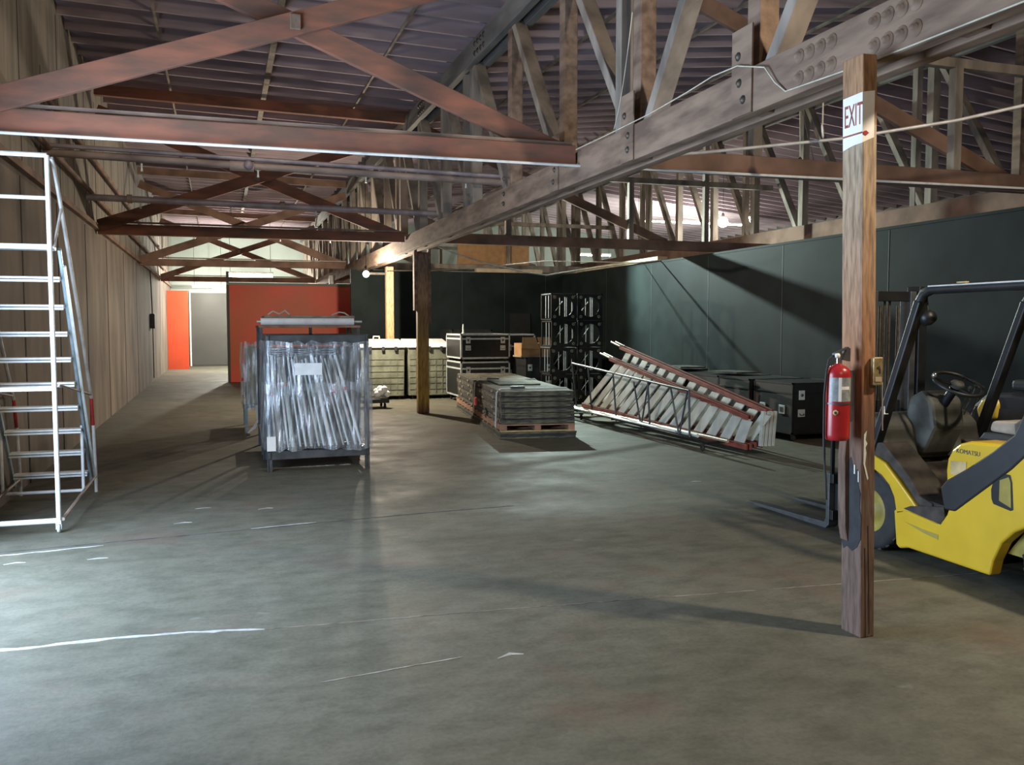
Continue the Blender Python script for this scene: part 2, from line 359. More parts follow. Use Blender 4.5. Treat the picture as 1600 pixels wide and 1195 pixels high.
# ceiling: deck and joists
prof = [(-2.3, 5.92), (3.5, 5.78), (11.7, 6.7), (22.2, 5.7)]
dk = MB().prism([(x, z+.26) for x, z in prof] + [(x, z+.34) for x, z in prof[::-1]], YN, YF, 'y')
ceiling = struct(dk, 'ceiling', 'deck_wood')
jb = MB().prism([(x, z) for x, z in prof] + [(x, z+.261) for x, z in prof[::-1]], -.025, .025, 'y')
j0 = jb.build('joist', 'joist_wood', ceiling); j0.location.y = -2
k = 0; y = -1.4
while y < YF-.3:
    c = j0.copy(); COL.objects.link(c); c.location.y = y; y += .62
for x, w in ((-.76, .03), (.82, .09), (2.45, .035), (5.2, .05), (7.0, .05), (9, .05)):
    zc = 5.92 - (x+2.3)*.0241 if x < 3.5 else 5.78 + (x-3.5)*.112
    MB().box(x-w/2, x+w/2, 3, YF-.2, zc-.03, zc+.002).build('bridging_strap', 'girder_dust', ceiling)

# ------------------------------------------------------------------ girder trusses running away from the camera
def zceil(x): return (5.92-(x+2.3)*.0241 if x < 3.5 else 5.78+(x-3.5)*.1122 if x < 11.7 else 6.7-(x-11.7)*.0952)+.26
def girder(x, zb, zt, label, near=True):
    t = thing('timber_girder_truss', label, 'roof truss', (x, 0, zb))
    H = zt-zb; Y0, Y1 = (2.2, YF-.2)
    MB().bar((-.10, Y0, .15), (-.10, Y1, .15), .10, .30).build('bottom_chord', 'girder_wood' if near else 'far_wood', t, bevel=.008)
    MB().bar((.10, Y0, .15), (.10, Y1, .15), .10, .30).build('bottom_chord', 'girder_wood' if near else 'far_wood', t, bevel=.008)
    MB().bar((-.10, Y0, H), (-.10, Y1, H), .10, .30).build('top_chord', 'top_wood', t, bevel=.008)
    MB().bar((.10, Y0, H), (.10, Y1, H), .10, .30).build('top_chord', 'top_wood', t, bevel=.008)
    ys = [3.48+1.76*k for k in range(21)]; g = 'girder_dust'
    for i, yy in enumerate(ys):
        MB().bar((0, yy, .02), (0, yy, H+.1), .15, .15, (0, 1, 0)).build('vertical_post', 'girder_wood' if i < 5 else g, t, bevel=.008)
        if i % 3 == 2: MB().bar((-.03, yy+.34, .3), (-.03, yy+.34, H), .12, .12, (0, 1, 0)).build('vertical_post', g, t, bevel=.006)
        if i < len(ys)-1:
            a, b = ((yy+.12, H-.1), (ys[i+1]-.12, .22)) if i < 2 else ((yy+.12, .22), (ys[i+1]-.12, H-.1))
            MB().bar((0, a[0], a[1]), (0, b[0], b[1]), .10, .16, (1, 0, 0)).build('diagonal_brace', g, t, bevel=.008)
    if near:
        for i in (1, 2, 3):
            yy = ys[i]
            MB().box(-.165, -.15, yy-.12, yy+.12, .0, .58).build('gusset_plate', 'girder_wood', t, bevel=.003)
        for y0 in (4.33, 3.68):
            for a in range(4):
                for b in range(2):
                    MB().lathe([(.001, .03), (.018, .03), (.022, .008), (.042, .006), (.046, 0), (.046, -.005)], (-.15, y0+a*.10, .09+b*.13), (-1, 0, 0), 14).build('chord_bolt', 'girder_wood', t)
        for yy in ys[1:5]:
            for dz in (.1, .22, .4): MB().lathe([(.001, .02), (.014, .018), (.03, .004), (.03, 0)], (-.165, yy+random.uniform(-.05, .05), dz), (-1, 0, 0), 10).build('gusset_bolt', 'iron', t)
    for y0 in (11.4, 15.0):
        for a in range(4):
            for b in range(2): MB().lathe([(.001, .02), (.02, .018), (.04, .004), (.04, 0)], (-.15, y0+a*.14, H-.07+b*.13), (-1, 0, 0), 10).build('chord_bolt', 'iron', t)
    return t
girder(3.53, 3.12, 5.50, 'long dusty timber girder truss carried by the posts, bolted near the EXIT sign post')
girder(11.7, 3.50, 6.35, 'farther timber girder truss beyond the black right-hand partition', near=False)

# cross trusses: tie beam and scissor braces
def cross_left(y, label, m='tie_wood', off=0):
    t = thing('cross_truss', label, 'roof truss', (-2, y, 3.3), group=None)
    MB().bar((.03, 0, .07), (5.36, 0, .085), .14, .18).build('tie_beam', m, t, bevel=.008)
    MB().bar((.05, -.08, .12), (5.36, -.08, 2.02), .06, .20).build('diagonal_brace', m, t, bevel=.006)
    MB().bar((5.36, .08, .08), (.05, .08, 2.10), .06, .20).build('diagonal_brace', m, t, bevel=.006)
    MB().bar((.03, 0, 2.42), (5.4, 0, 2.32), .12, .18).build('top_chord', m, t, bevel=.006)
    MB().bar((.03, .0, .20), (5.36, .0, .20), .03, .03).build('tie_rod', 'pipe_dusty', t)
    MB().box(2.63, 2.72, -.14, -.11, 1.0, 1.13).build('splice_plate', 'girder_wood', t, bevel=.004)
    return t
cross_left(8.2, 'nearest red-brown cross truss on the left, white conduit along its underside')
cross_left(16.7, 'second cross truss, meeting the girder at the brown and yellow post')
cross_left(24.9, 'third cross truss, its crossed braces seen just before the pale upper far wall', 'far_wood')
cross_left(33.3, 'farthest cross truss on the left, above and behind the red wall', 'far_wood')
def cross_right(y, label, m='far_wood'):
    t = thing('cross_truss', label, 'roof truss', (3.7, y, 3.3))
    MB().bar((0, 0, .1), (7.85, 0, .1), .14, .20).build('tie_beam', m, t, bevel=.008)
    MB().bar((0, -.08, .15), (7.85, -.08, 2.95), .06, .20).build('diagonal_brace', m, t, bevel=.006)
    MB().bar((5.3, .08, .15), (0, .08, 2.2), .06, .18).build('diagonal_brace', m, t, bevel=.006)
    for x, h in ((1.75, .72), (4.43, 1.4), (6.2, 2.3)): MB().bar((x, 0, .2), (x, 0, h), .11, .11, (0, 1, 0)).build('hanger_post', 'girder_dust', t, bevel=.006)
    MB().bar((3.2, 0, 1.42), (7.85, 0, 1.42), .10, .11).build('collar_beam', 'girder_dust', t, bevel=.006)
    return t
cross_right(8.2, 'right-hand cross truss nearest the forklift, hangers and braces above its tie')
cross_right(16.7, 'right-hand cross truss whose tie beam ends above the black partition, middle one')
cross_right(24.9, 'right-hand cross truss beyond the black back partition', 'girder_dust')
cross_right(33.3, 'right-hand cross truss deepest in the hall, pale with dust', 'girder_dust')

# ------------------------------------------------------------------ timber posts
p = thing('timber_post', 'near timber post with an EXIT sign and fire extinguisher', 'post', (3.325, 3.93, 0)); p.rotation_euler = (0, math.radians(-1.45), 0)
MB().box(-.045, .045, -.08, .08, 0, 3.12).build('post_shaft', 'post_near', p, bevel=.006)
MB().prism([(-.081, .66), (-.078, .55), (-.05, .50), (-.01, .47), (.03, .49), (.06, .47), (.081, .53), (.081, .80), (.074, .88), (.081, .97), (.05, 1.0), (.03, .95), (.0, .99), (-.03, .90), (-.05, .93), (-.06, .84), (-.075, .80), (-.07, .72)], -.0475, -.045, 'x').build('black_paint_patch', 'post_base_black', p)
MB().prism([(-.066, .60), (-.052, .52), (-.0455, .52), (-.0455, 1.1), (-.055, 1.12), (-.07, .98)], .02, .078, 'y').build('splintered_cleat', 'post_near', p)
pc = MB()
for (yy, z, h, w) in ((.055, .93, .10, .012), (-.03, .9, .05, .01), (-.06, .86, .06, .008)): pc.box(-.0485, -.0474, yy-w/2, yy+w/2, z, z+h)
pc.prism([(-.03, 1.12), (-.012, 1.14), (-.02, 1.09), (-.008, 1.07), (-.02, 1.05), (-.014, 1.02), (-.022, .96), (.0, .88), (-.008, .87), (-.032, .96)], -.0825, -.0804, 'y')
pc.build('chipped_paint', 'lid_white', p)
MB().bar((0.012, -.081, 0.02), (0.0, -.081, .62), .003, .004, (1, 0, 0)).bar((-.012, -.081, 0.0), (-.02, -.081, .5), .003, .004, (1, 0, 0)).build('drying_crack', 'seam_dark', p)
MB().box(.048, .09, -.02, .02, 0, 3.0).build('back_batten', 'post_near', p)
sb = tag(MB().box(-.03, .03, -.03, 0, -.075, .075).build('switch_box', 'brass', None, bevel=.005, loc=(3.322, 3.846, 1.46)), 'small brass switch box screwed to the near timber post', 'switch box')
MB().prism([(-.012, .02), (.004, .03), (.014, .012), (.014, -.01), (.008, -.01), (.006, .01), (-.006, .018)], -.034, -.0301, 'y').build('hasp', 'iron', sb)
MB().tube([(.035, -.02, -.06), (.04, -.02, -.2), (.045, -.02, -.32)], .004, 6).build('cord', 'conduit', sb)
MB().box(-.02, .02, -.0335, -.0301, -.055, -.03).build('face_plate', 'tube_tan', sb)
# EXIT sign of paper wrapped round the post
sg = thing('exit_sign', 'white paper EXIT sign with a red arrow, wrapped round the near post', 'sign', (3.2105, 3.8495, 2.66)); sg.rotation_euler = (0, math.radians(-1.45), 0)
MB().prism([(-.0025, 0), (-.0025, .26), (.15, .255), (.15, -.02), (.07, -.004)], -.003, -.0012, 'x').add(
    [(-.003, -.0025, 0), (.07, -.0035, .03), (.072, -.006, .27), (-.003, -.0025, .26), (-.003, -.0010, 0), (.07, -.0020, .03), (.072, -.0045, .27), (-.003, -.0010, .26)], [(0, 1, 2, 3), (7, 6, 5, 4), (0, 4, 5, 1), (1, 5, 6, 2), (2, 6, 7, 3)]).build('paper', 'paper', sg)
def onX(cy, cz, sx, sz):   # text plane on the post's left face: reads from far (+Y) to near
    return Matrix(((0, 0, -1, -.0036), (-sx, 0, 0, cy), (0, sz, 0, cz), (0, 0, 0, 1)))
text_mesh('exit_lettering', 'EXIT', .115, 'sign_red', sg, onX(.068, .148, .60, 1.45))
MB().box(-.0042, -.003, -.002, .15, .048, .057).build('arrow_shaft', 'sign_red', sg)
MB().prism([(-.002, .052), (.004, .058), (.018, .062), (.036, .05), (.018, .036), (.006, .042), (-.004, .046)], -.0068, -.0052, 'y').build('arrow_head', 'ext_red', sg)

p = thing('timber_post', 'round-edged brown post with yellow lower half in the middle of the hall', 'post', (3.72, 16.75, 0))
MB().box(-.11, .11, -.1, .1, 0, 3.12).build('post_shaft', 'post_middle', p, bevel=.03)
MB().box(-.17, -.11, -.07, .07, 2.0, 3.5).build('side_cleat', 'girder_wood', p, bevel=.005); MB().box(.11, .16, -.07, .07, 1.75, 3.5).build('side_cleat', 'girder_wood', p, bevel=.005)
p = thing('timber_post', 'slim orange-brown post beside the red wall, lamp at its top', 'post', (3.86, 21.0, 0))
MB().box(-.09, .09, -.09, .09, 0, 3.12).build('post_shaft', 'post_far', p, bevel=.01)
MB().bar((-.5, 0, 2.95), (0, 0, 2.95), .05, .05).build('lamp_bracket', 'iron', p)

# ------------------------------------------------------------------ pipes and cables overhead
def pipe(name, label, pts, r, m, n=10, heads=()):
    t = thing(name, label, 'pipe' if 'pipe' in name or 'conduit' in name else 'cable', pts[0])
    o = Vector(pts[0]); MB().tube([Vector(q)-o for q in pts], r, n).build('run', m, t)
    for h in heads:
        h = Vector(h)-o
        MB().tube([h, h+Vector((0, 0, -.06)), h+Vector((0, 0, -.10))], [.012, .012, .018], 6).build('sprinkler_head', 'lid_white', t)
    return t
pipe('conduit_pipe', 'thin white conduit running under the nearest cross truss to the right', [(-2, 8.08, 3.25), (3.2, 8.08, 3.27), (9, 8.08, 3.33), (11.5, 8.08, 3.36)], .014, 'white_paint')
t = pipe('sprinkler_pipe', 'dusty doubled sprinkler pipe with a coupling, above the first conduit', [(-2, 12, 3.80), (4.9, 12, 3.72)], .05, 'pipe_dusty', heads=[(x, 12, 3.73) for x in (-.9, .5, 1.9, 3.3)])
MB().tube([(0, -.05, .08), (6.6, -.05, 0)], .028).build('run', 'pipe_grey', t)
MB().tube([(2.15, 0, -.03), (2.45, 0, -.035)], .068, 12).build('coupling', 'pipe_dusty', t); MB().lathe([(.001, .09), (.05, .09), (.06, .05), (.06, 0)], (2.38, -.02, -.03), (0, -1, 0), 14).build('end_cap', 'pipe_grey', t)
t = pipe('sprinkler_pipe', 'long pale sprinkler pipe crossing just in front of the second cross truss', [(-2, 15.6, 3.76), (4.0, 15.6, 3.72)], .055, 'pipe_grey', heads=[(x, 15.6, 3.71) for x in (-1.2, .2, 1.6, 3.0)])
for x in (.6, 3.0): MB().tube([(x, 0, -.005*x/3), (x+.08, 0, -.005*x/3)], .07, 12).build('coupling', 'pipe_dusty', t)
pipe('sprinkler_pipe', 'thin sprinkler branch pipe over the third bay, near the left wall', [(-1.9, 20.4, 3.70), (3.4, 20.4, 3.70)], .03, 'pipe_grey', heads=[(x, 20.4, 3.69) for x in (-.5, 1.3, 2.4)])
pipe('wall_pipe', 'dark pipe along the left wall, lower of the two above the ledge', [(-1.93, 8, 3.86), (-1.93, 36, 3.80)], .035, 'far_wood')
pipe('wall_pipe', 'dark pipe along the left wall, upper of the two above the ledge', [(-1.93, 12, 4.45), (-1.93, 36, 4.35)], .035, 'far_wood')
pipe('overhead_cable', 'pale cable sweeping from the girder past the near post to the right', [(3.62, 8.0, 3.33), (4.48, 7.6, 3.38), (5.63, 7.0, 3.47), (6.5, 6.55, 3.60), (7.6, 6.1, 3.85), (9.0, 5.6, 4.2)], .016, 'conduit')
pipe('hanging_rope', 'thin white rope looping along the face of the near girder chord', [(3.36, 8.45, 3.44), (3.36, 7.41, 3.43), (3.36, 6.58, 3.43), (3.355, 5.95, 3.45), (3.35, 5.58, 3.47), (3.34, 5.25, 3.45), (3.35, 4.95, 3.36), (3.36, 4.85, 3.24), (3.37, 4.75, 3.16), (3.37, 4.0, 3.13), (3.37, 3.0, 3.12)], .005, 'rope_white', 6)
pipe('hanging_rope', 'short thread hanging in a loop between the girder posts', sag((3.36, 6.9, 4.35), (3.36, 7.25, 3.45), .12), .004, 'rope_white', 6)
pipe('overhead_cable', 'white cable drooping from the middle post towards the equipment boxes', [(3.8, 16.62, 3.30), (4.3, 16.4, 3.08), (4.78, 16.4, 2.95), (5.7, 16.4, 2.76), (6.24, 16.6, 2.72), (6.7, 17, 2.80), (7.8, 17.2, 2.97), (9.1, 17.2, 3.13)], .014, 'rope_white')
pipe('overhead_cable', 'thin white cable crossing before the black back partition', [(3.25, 18, 2.83), (4.2, 18, 2.86), (5.25, 18, 2.94), (6.7, 18, 3.11), (9.12, 18, 3.13)], .009, 'rope_white')
def pendant(loc, label):
    t = thing('hanging_reflector', label, 'hanging fitting', loc)
    MB().tube([(0, 0, 0), (0, 0, .62)], .008, 6).build('string', 'rope_white', t)
    MB().lathe([(.001, .004), (.05, .01), (.075, 0), (.05, -.008), (.001, -.004)], (0, 0, -.06), (.75, -.65, .1), 18).build('disk', 'white_plastic', t)
pendant((5.38, 7.0, 3.58), 'small white disk hanging on a string left of the near post')
t = pipe('dangling_thread', 'pair of thin cords dangling behind the hanging white disk', [(6.0, 8.2, 4.12), (6.02, 8.2, 3.54)], .005, 'rope_white', 6)
MB().tube([(0.01, 0, 0), (.16, 0, -.5), (.2, 0, -.62)], .005, 6).build('run', 'cable_dark', t); MB().lathe([(.001, 0), (.02, -.02), (.02, -.05), (.001, -.06)], (0.02, 0, -.58), n=8).build('weight', 'iron', t)
# boards lying on the partition tops
tag(MB().box(0, 1.9, -.1, .1, 0, .10).build('stacked_board', 'tan_board', None, loc=(6.6, 23.06, 3.161)), 'weathered tan board lying on top of the black back partition', 'board')
tag(MB().box(-.12, .12, 0, 4.6, 0, .09).build('stacked_board', 'tan_board', None, loc=(9.15, 17.2, 3.123)), 'long pale plank lying on the corner end of the right black partition', 'board')
tag(MB().box(0, 2.2, 0, .06, 0, .9).build('partition_board', 'cardboard', None, loc=(6.6, 24.93, 3.50)), 'brown board fixed on the third right-hand tie beam, beyond the back partition', 'board')

# ------------------------------------------------------------------ lamps
def bulb_lamp(loc, energy, col, label, r=.07, hang=.3, em='bulb_hot'):
    t = thing('work_lamp', label, 'lamp', loc)
    MB().lathe([(.001, r), (r*.5, r*.87), (r*.87, r*.5), (r, 0), (r*.87, -r*.5), (r*.5, -r*.87), (.001, -r)], n=16).build('bulb', em, t)
    MB().lathe([(.03, 0), (.035, .08), (.02, .12), (.001, .12)], (0, 0, r*.8)).build('socket', 'iron', t)
    MB().tube([(0, 0, r+.1), (0, 0, zceil(loc[0])-loc[2]+.01)], .006, 6).build('cord', 'cable_dark', t)
    l = light('lamp_light', 'POINT', (0, 0, -r-.04), energy, col, .05); l.parent = t
    return t
bulb_lamp((2.99, 19.0, 2.82), 460, (1, .86, .68), 'bright bare lamp beside the slim orange-brown post', hang=2.95)
bulb_lamp((12.0, 19.4, 4.30), 120, (.98, .97, .88), 'bigger bright lamp above the black partition, left of a pair', r=.13, hang=2.36)
bulb_lamp((12.0, 18.2, 4.22), 60, (.98, .97, .88), 'smaller bright lamp above the black partition, right of a pair', r=.08, hang=2.44)
t = thing('work_lamp', 'shaded floodlight hidden among the girder posts beyond the middle post', 'lamp', (6.3, 19.5, 4.25))
MB().lathe([(.02, .16), (.06, .15), (.13, .02), (.13, 0)], n=20).build('lamp_shade', 'iron', t)
MB().lathe([(.001, .10), (.04, .08), (.05, .05), (.03, .02), (.001, .015)], n=12).build('bulb', 'bulb_hot', t)
MB().tube([(0, 0, .15), (0, 0, zceil(6.3)-4.24)], .008, 6).build('cord', 'cable_dark', t)
l = light('flood_light', 'SPOT', (0, 0, -.02), 2100, (.80, 1.0, .94), .05, spread=1.65, aim=(2.7, -5.0, -2.1)); l.parent = t
def batten(loc, L, label, e, col=(1, .97, .85)):
    t = thing('fluorescent_batten', label, 'lamp', loc)
    MB().box(0, L, -.06, .06, 0, .07).build('housing', 'white_plastic', t, bevel=.01)
    for dy in (-.035, .035): MB().tube([(.04, dy, -.03), (L-.04, dy, -.03)], .02, 10).build('lamp_tube', 'tube_hot', t)
    for x in (.02, L-.05): MB().box(x, x+.03, -.05, .05, -.06, 0).build('end_cap', 'white_plastic', t)
    for x in (.1, L-.1): MB().tube([(x, 0, .06), (x, 0, zceil(loc[0]+x)-loc[2]+.01)], .008, 6).build('hanger', 'iron', t)
    l = light('batten_light', 'POINT', (L/2, 0, -.36), e, col, .1); l.parent = t
    return t
t = batten((.28, 35.5, 3.72), 1.7, 'glaring fluorescent batten seen just above the top of the red wall', 1000)
MB().box(.03, 1.67, -.09, .09, -.22, -.07).build('glare_box', 'tube_hot', t, bevel=.03)  # glowing box added to widen the lamp's glare, not a real diffuser
t = batten((-1.1, 38.6, 3.35), 1.25, 'fluorescent batten over the grey door in the far wall', 60)
t = batten((14.6, 29.5, 5.6), 4.6, 'long fluorescent strip under the roof beyond the girder trusses', 700, (.95, 1, .88))
t = batten((15.2, 36.5, 4.9), 1.6, 'short distant fluorescent strip low over the black partition', 120, (.95, 1, .9))
# unseen warm shop lamps; last two added to brighten sign, roll and near floor
for loc, e in (((5.4, 1.9, 4.6), 430), ((2.0, -2.5, 4.8), 170), ((.6, 9.7, 5.35), 40)):
    t = thing('unseen_shop_lamp', 'unseen round shaded shop lamp', 'lamp', loc, group='unseen shop lamps over the near bay')
    t['label'] = 'unseen round shaded shop lamp hanging from the roof over the near bay'
    MB().lathe([(.03, .2), (.07, .18), (.2, .03), (.2, 0)], n=24).build('lamp_shade', 'iron', t)
    MB().lathe([(.001, .12), (.05, .1), (.06, .06), (.03, .02), (.001, .01)], n=12).build('bulb', 'bulb_hot', t)
    MB().tube([(0, 0, .2), (0, 0, zceil(loc[0])-loc[2]+.01)], .008, 6).build('cord', 'cable_dark', t)
    l = light('unseen_shop_light', 'POINT', (0, 0, -.05), e, (1, .84, .64), .12); l.parent = t
# ------------------------------------------------------------------ rolling safety ladder by the left wall
t = thing('rolling_ladder', 'tall white tubular rolling safety ladder against the left wall, rust-red patch on its rail', 'ladder', (-1.63, 7.96, 0))
xr, xl = .33, -.33
for x in (xr, xl):
    MB().tube([(x, 0, .10), (x, 0, 3.07)], .019, 10).build('upright', 'white_paint', t)
for z, r in ((3.07, .02), (2.73, .016), (2.34, .022), (1.19, .018), (.10, .022)):
    MB().tube([(xl, 0, z), (xr, 0, z)], r, 10).build('crossbar', 'white_paint', t)
MB().box(xl, xr, 0, .30, 2.33, 2.36).build('platform', 'alu', t, bevel=.004)
for i in range(9):
    z = 2.10 - i*.231; y = .34 + i*.152
    MB().box(xl+.03, xr+.02, y-.06, y+.07, z-.015, z+.015).box(xl+.03, xr+.02, y-.06, y-.05, z-.03, z+.0).build('step', 'white_paint', t, bevel=.004)
for x in (xr+.035, xl+.01):
    MB().bar((x, .22, 2.34), (x, 1.66, .13), .025, .05).build('stringer', 'grey_blue_metal', t, bevel=.004)
MB().bar((xr+.065, .25, 2.20), (xr+.065, 1.66, .2), .02, .03).build('stringer', 'alu', t)
for x in (xr+.03, xl):
    MB().tube([(x, 0, 3.05), (x+.01, .06, 3.0), (x+.015, .32, 2.68), (x+.02, 1.1, 1.75), (x+.02, 1.70, .98)], .016, 10).build('handrail', 'conduit', t)
    MB().tube([(x+.02, 1.70, .98), (x+.02, 1.78, .70)], .0165, 10).build('rusty_section', 'red_paint', t)
    MB().tube([(x+.02, 1.78, .70), (x+.02, 1.86, .18), (x+.02, 1.86, .0)], .016, 10).build('rear_leg', 'white_paint', t)
    MB().tube([(x, 0, 2.33), (x+.015, .30, 2.68)], .011, 8).build('brace', 'conduit', t)
    MB().tube([(x, 0, 1.22), (x+.02, 1.66, 1.02)], .011, 8).build('brace', 'pipe_dusty', t)
    MB().tube([(x, 0, .11), (x+.02, 1.86, .17)], .015, 8).build('base_rail', 'pipe_dusty', t)
    MB().tube([(x-.02, 1.3, .12), (x-.02, 1.3, .75)], .015, 8).build('rear_leg', 'white_paint', t)
MB().tube([(xl, 1.3, .12), (xr, 1.3, .12)], .016, 8).build('crossbar', 'white_paint', t)
for x in (xl, xr):
    c = MB().box(-.02, .02, -.03, .03, .075, .10).box(-.022, -.016, -.02, .02, .03, .09).box(.016, .022, -.02, .02, .03, .09).build('caster_fork', 'alu', t, loc=(x, 0, 0))
    MB().lathe([(.001, -.012), (.036, -.012), (.04, 0), (.036, .012), (.001, .012)], (0, 0, .04), (1, 0, 0), 16).build('wheel', 'lid_white', c)

# ------------------------------------------------------------------ wrapped carts
def film_box(mb, x0, x1, y0, y1, z0, z1, n=16, m=12, amp=.012):
    per = []
    def side(a, b, k):
        for i in range(k): per.append(((a[0]+(b[0]-a[0])*i/k), (a[1]+(b[1]-a[1])*i/k)))
    side((x0, y0), (x1, y0), n); side((x1, y0), (x1, y1), n); side((x1, y1), (x0, y1), n); side((x0, y1), (x0, y0), n)
    cx, cy = (x0+x1)/2, (y0+y1)/2; vs = []; P = len(per)
    for j in range(m+1):
        z = z0+(z1-z0)*j/m
        for i, (x, y) in enumerate(per):
            q = amp*(math.sin(i*1.9+j*.5)+.6*math.sin(i*.7-j*1.3)) + random.uniform(-1, 1)*amp*.4
            if i % n == 0: q = amp*.2
            d = Vector((x-cx, y-cy)).normalized(); zz = z + (random.uniform(-.03, .03) if j in (0, m) else 0)
            vs.append((x+d.x*q, y+d.y*q, zz))
    mb.add(vs, [(j*P+i, j*P+(i+1) % P, (j+1)*P+(i+1) % P, (j+1)*P+i) for j in range(m) for i in range(P)], True)
    return mb
ct = thing('wrapped_cart', 'nearest grey steel cart wrapped in clear stretch film, full of leaning tubes', 'cart', (.48, 10.5, 0))
for x, y in ((.03, .03), (1.18, .1), (.03, 1.03), (1.18, 1.1)):
    MB().box(x-.028, x+.028, y-.006, y+.006, 0, 1.6).box(x-.028, x-.016, y-.028, y+.028, 0, 1.6).build('leg', 'dark_steel', ct)
MB().bar((0, .03, .19), (1.2, .1, .19), .03, .10).bar((0, 1.03, .19), (1.2, 1.1, .19), .03, .10).bar((.03, 0, .19), (.03, 1.05, .19), .03, .08).bar((1.18, .08, .19), (1.18, 1.1, .19), .03, .08).build('base_frame', 'dark_steel', ct, bevel=.004)
MB().bar((0, .03, 1.54), (1.2, .1, 1.54), .03, .11).bar((0, 1.03, 1.56), (1.2, 1.1, 1.56), .03, .06).bar((.03, 0, 1.56), (.03, 1.05, 1.56), .03, .06).bar((1.18, .08, 1.56), (1.18, 1.1, 1.56), .03, .06).build('top_frame', 'dark_steel', ct, bevel=.004)
hb = MB().box(.03, 1.16, .06, 1.0, .24, .255)
hb.build('shelf', 'dark_steel', ct)
MB().box(.05, 1.15, .5, .53, .26, 1.45).build('rear_board', 'dark_steel', ct, bevel=.004)
hm = MB()
for i in range(24): hm.lathe([(.012, -.002), (.018, 0), (.018, .03)], (.08+i*.045, .045, .26), (0, -1, 0), 8)
hm.build('shelf_holes', 'rubber', ct)
film_box(MB(), -.02, 1.23, -.01, 1.14, .24, 1.52).build('stretch_film', 'film', ct)
film_box(MB(), -.03, 1.235, -.02, 1.15, .92, 1.04, 16, 2, .006).build('stretch_film', 'film', ct)
MB().box(.33, .64, -.028, -.024, 1.13, 1.27).build('paper_label', 'white_plastic', ct); MB().box(.0, .10, -.03, -.024, .25, .42).build('paper_label', 'paper', ct)
# creased folds of film at the top
cr = MB()
for k in range(7):
    pts = [(.02+i*.11, -.03-random.uniform(0, .02), 1.36+.012*k+random.uniform(-.014, .014)) for i in range(8)]
    cr.tube(pts, .006, 5)
cr.build('film_fold', 'film', ct)
tube0 = None
for i in range(15):
    xt = .52+.07*i*.8+random.uniform(-.01, .01); xb = .58+.0825*i*.82+ .13
    xb = xt + .06 + i*.017
    t = thing('leaning_tube', 'clear and silver tube leaning inside the nearest film-wrapped cart', 'tube', (xb, 10.72, .257), group='tubes leaning inside the wrapped cart')
    top = Vector((xt-xb, .12, 1.08+random.uniform(-.03, .06))); r = random.choice((.014, .018, .026))
    MB().tube([(0, 0, 0), top], r, 10).build('tube_body', random.choice(('white_plastic', 'alu', 'lid_white', 'conduit')), t)
    if i % 3 != 1:
        a = top*random.uniform(.55, .68); MB().tube([a, a+top.normalized()*.045], r+.003, 10).build('tape_band', 'tape_red' if i in (0, 2, 3, 12, 14) else 'lid_white', t)
    MB().tube([top*.985, top], r+.004, 10).build('end_cap', 'rubber', t)
# second taller cart behind, carrying a white roll
c2 = thing('shelf_cart', 'taller dark shelf cart behind the wrapped cart, roll on its top', 'cart', (.5, 12.0, 0))
for x, y in ((0, 0), (1.27, 0), (0, 1), (1.27, 1)): MB().box(x-.02, x+.02, y-.02, y+.02, 0, 1.7).build('leg', 'dark_steel', c2)
MB().box(-.03, 1.3, -.03, 1.03, 1.68, 1.71).build('top_shelf', 'pallet_wood', c2, bevel=.004)
MB().box(-.03, 1.3, -.03, 1.03, .28, .31).build('lower_shelf', 'dark_steel', c2)
MB().box(-.02, 1.29, .02, .05, 1.56, 1.60).box(.62, .66, .02, .05, 1.3, 1.68).build('front_rail', 'iron', c2)
r = thing('white_roll', 'long bright white roll lying on the shelf cart', 'roll', (.5, 12.05, 1.76))
MB().tube([(0, 0, 0), (1.22, 0, 0)], .05, 14).build('roll_body', 'white_plastic', r); MB().tube([(-.05, 0, 0), (0, 0, 0)], .016, 8).tube([(1.22, 0, 0), (1.33, 0, 0)], .016, 8).build('core_tube', 'alu', r)
r = tag(MB().box(0, 1.2, 0, .8, 0, .13).build('board_bundle', 'seat_dusty', None, bevel=.01, loc=(.55, 12.15, 1.712)), 'flat brown board bundle behind the white roll on the shelf cart', 'boards')
MB().tube([(.05, .1, .14), (.12, .12, .19), (.2, .1, .15), (.28, .14, .20), (.34, .1, .14)], .012, 6).tube([(.9, .1, .14), (1.0, .1, .18), (1.08, .13, .17), (1.13, .1, .13)], .01, 6).build('strap_end', 'rope_white', r)
w = thing('wrapped_bundle', 'narrow upright bundle in torn stretch film, left of the wrapped cart', 'bundle', (.33, 14.5, 0))
for x, y in ((.03, .03), (.36, .03), (.03, 1.3), (.36, 1.3)): MB().box(x-.02, x+.02, y-.02, y+.02, 0, .45).build('leg', 'grey_blue_metal', w)
MB().box(0, .40, 0, 1.35, .40, .45).build('tray', 'grey_blue_metal', w)
for k in range(6): MB().tube([(.06+.05*k, .1+.12*(k % 3), .45), (.05+.05*k, .1+.12*(k % 3), 1.36+.02*(k % 3))], .03, 10).build('rolled_sheet', random.choice(('lid_white', 'alu')), w)
film_box(MB(), -.02, .42, -.02, 1.3, .38, 1.42, 10, 10, .02).build('stretch_film', 'film', w)
MB().add([(.14, -.03, .45), (.22, -.03, .45), (.24, -.05, .2), (.16, -.07, .08), (.05, -.05, .0), (.04, -.04, .02), (.13, -.06, .12), (.19, -.04, .22)], [(0, 1, 2, 7), (7, 2, 3, 6), (6, 3, 4, 5)]).build('film_tail', 'white_plastic', w)
MB().box(-.03, .0, .2, .26, .6, 1.1).build('tape_band', 'white_plastic', w); MB().box(-.031, .001, .19, .27, .82, .87).build('tape_band', 'tape_red', w)
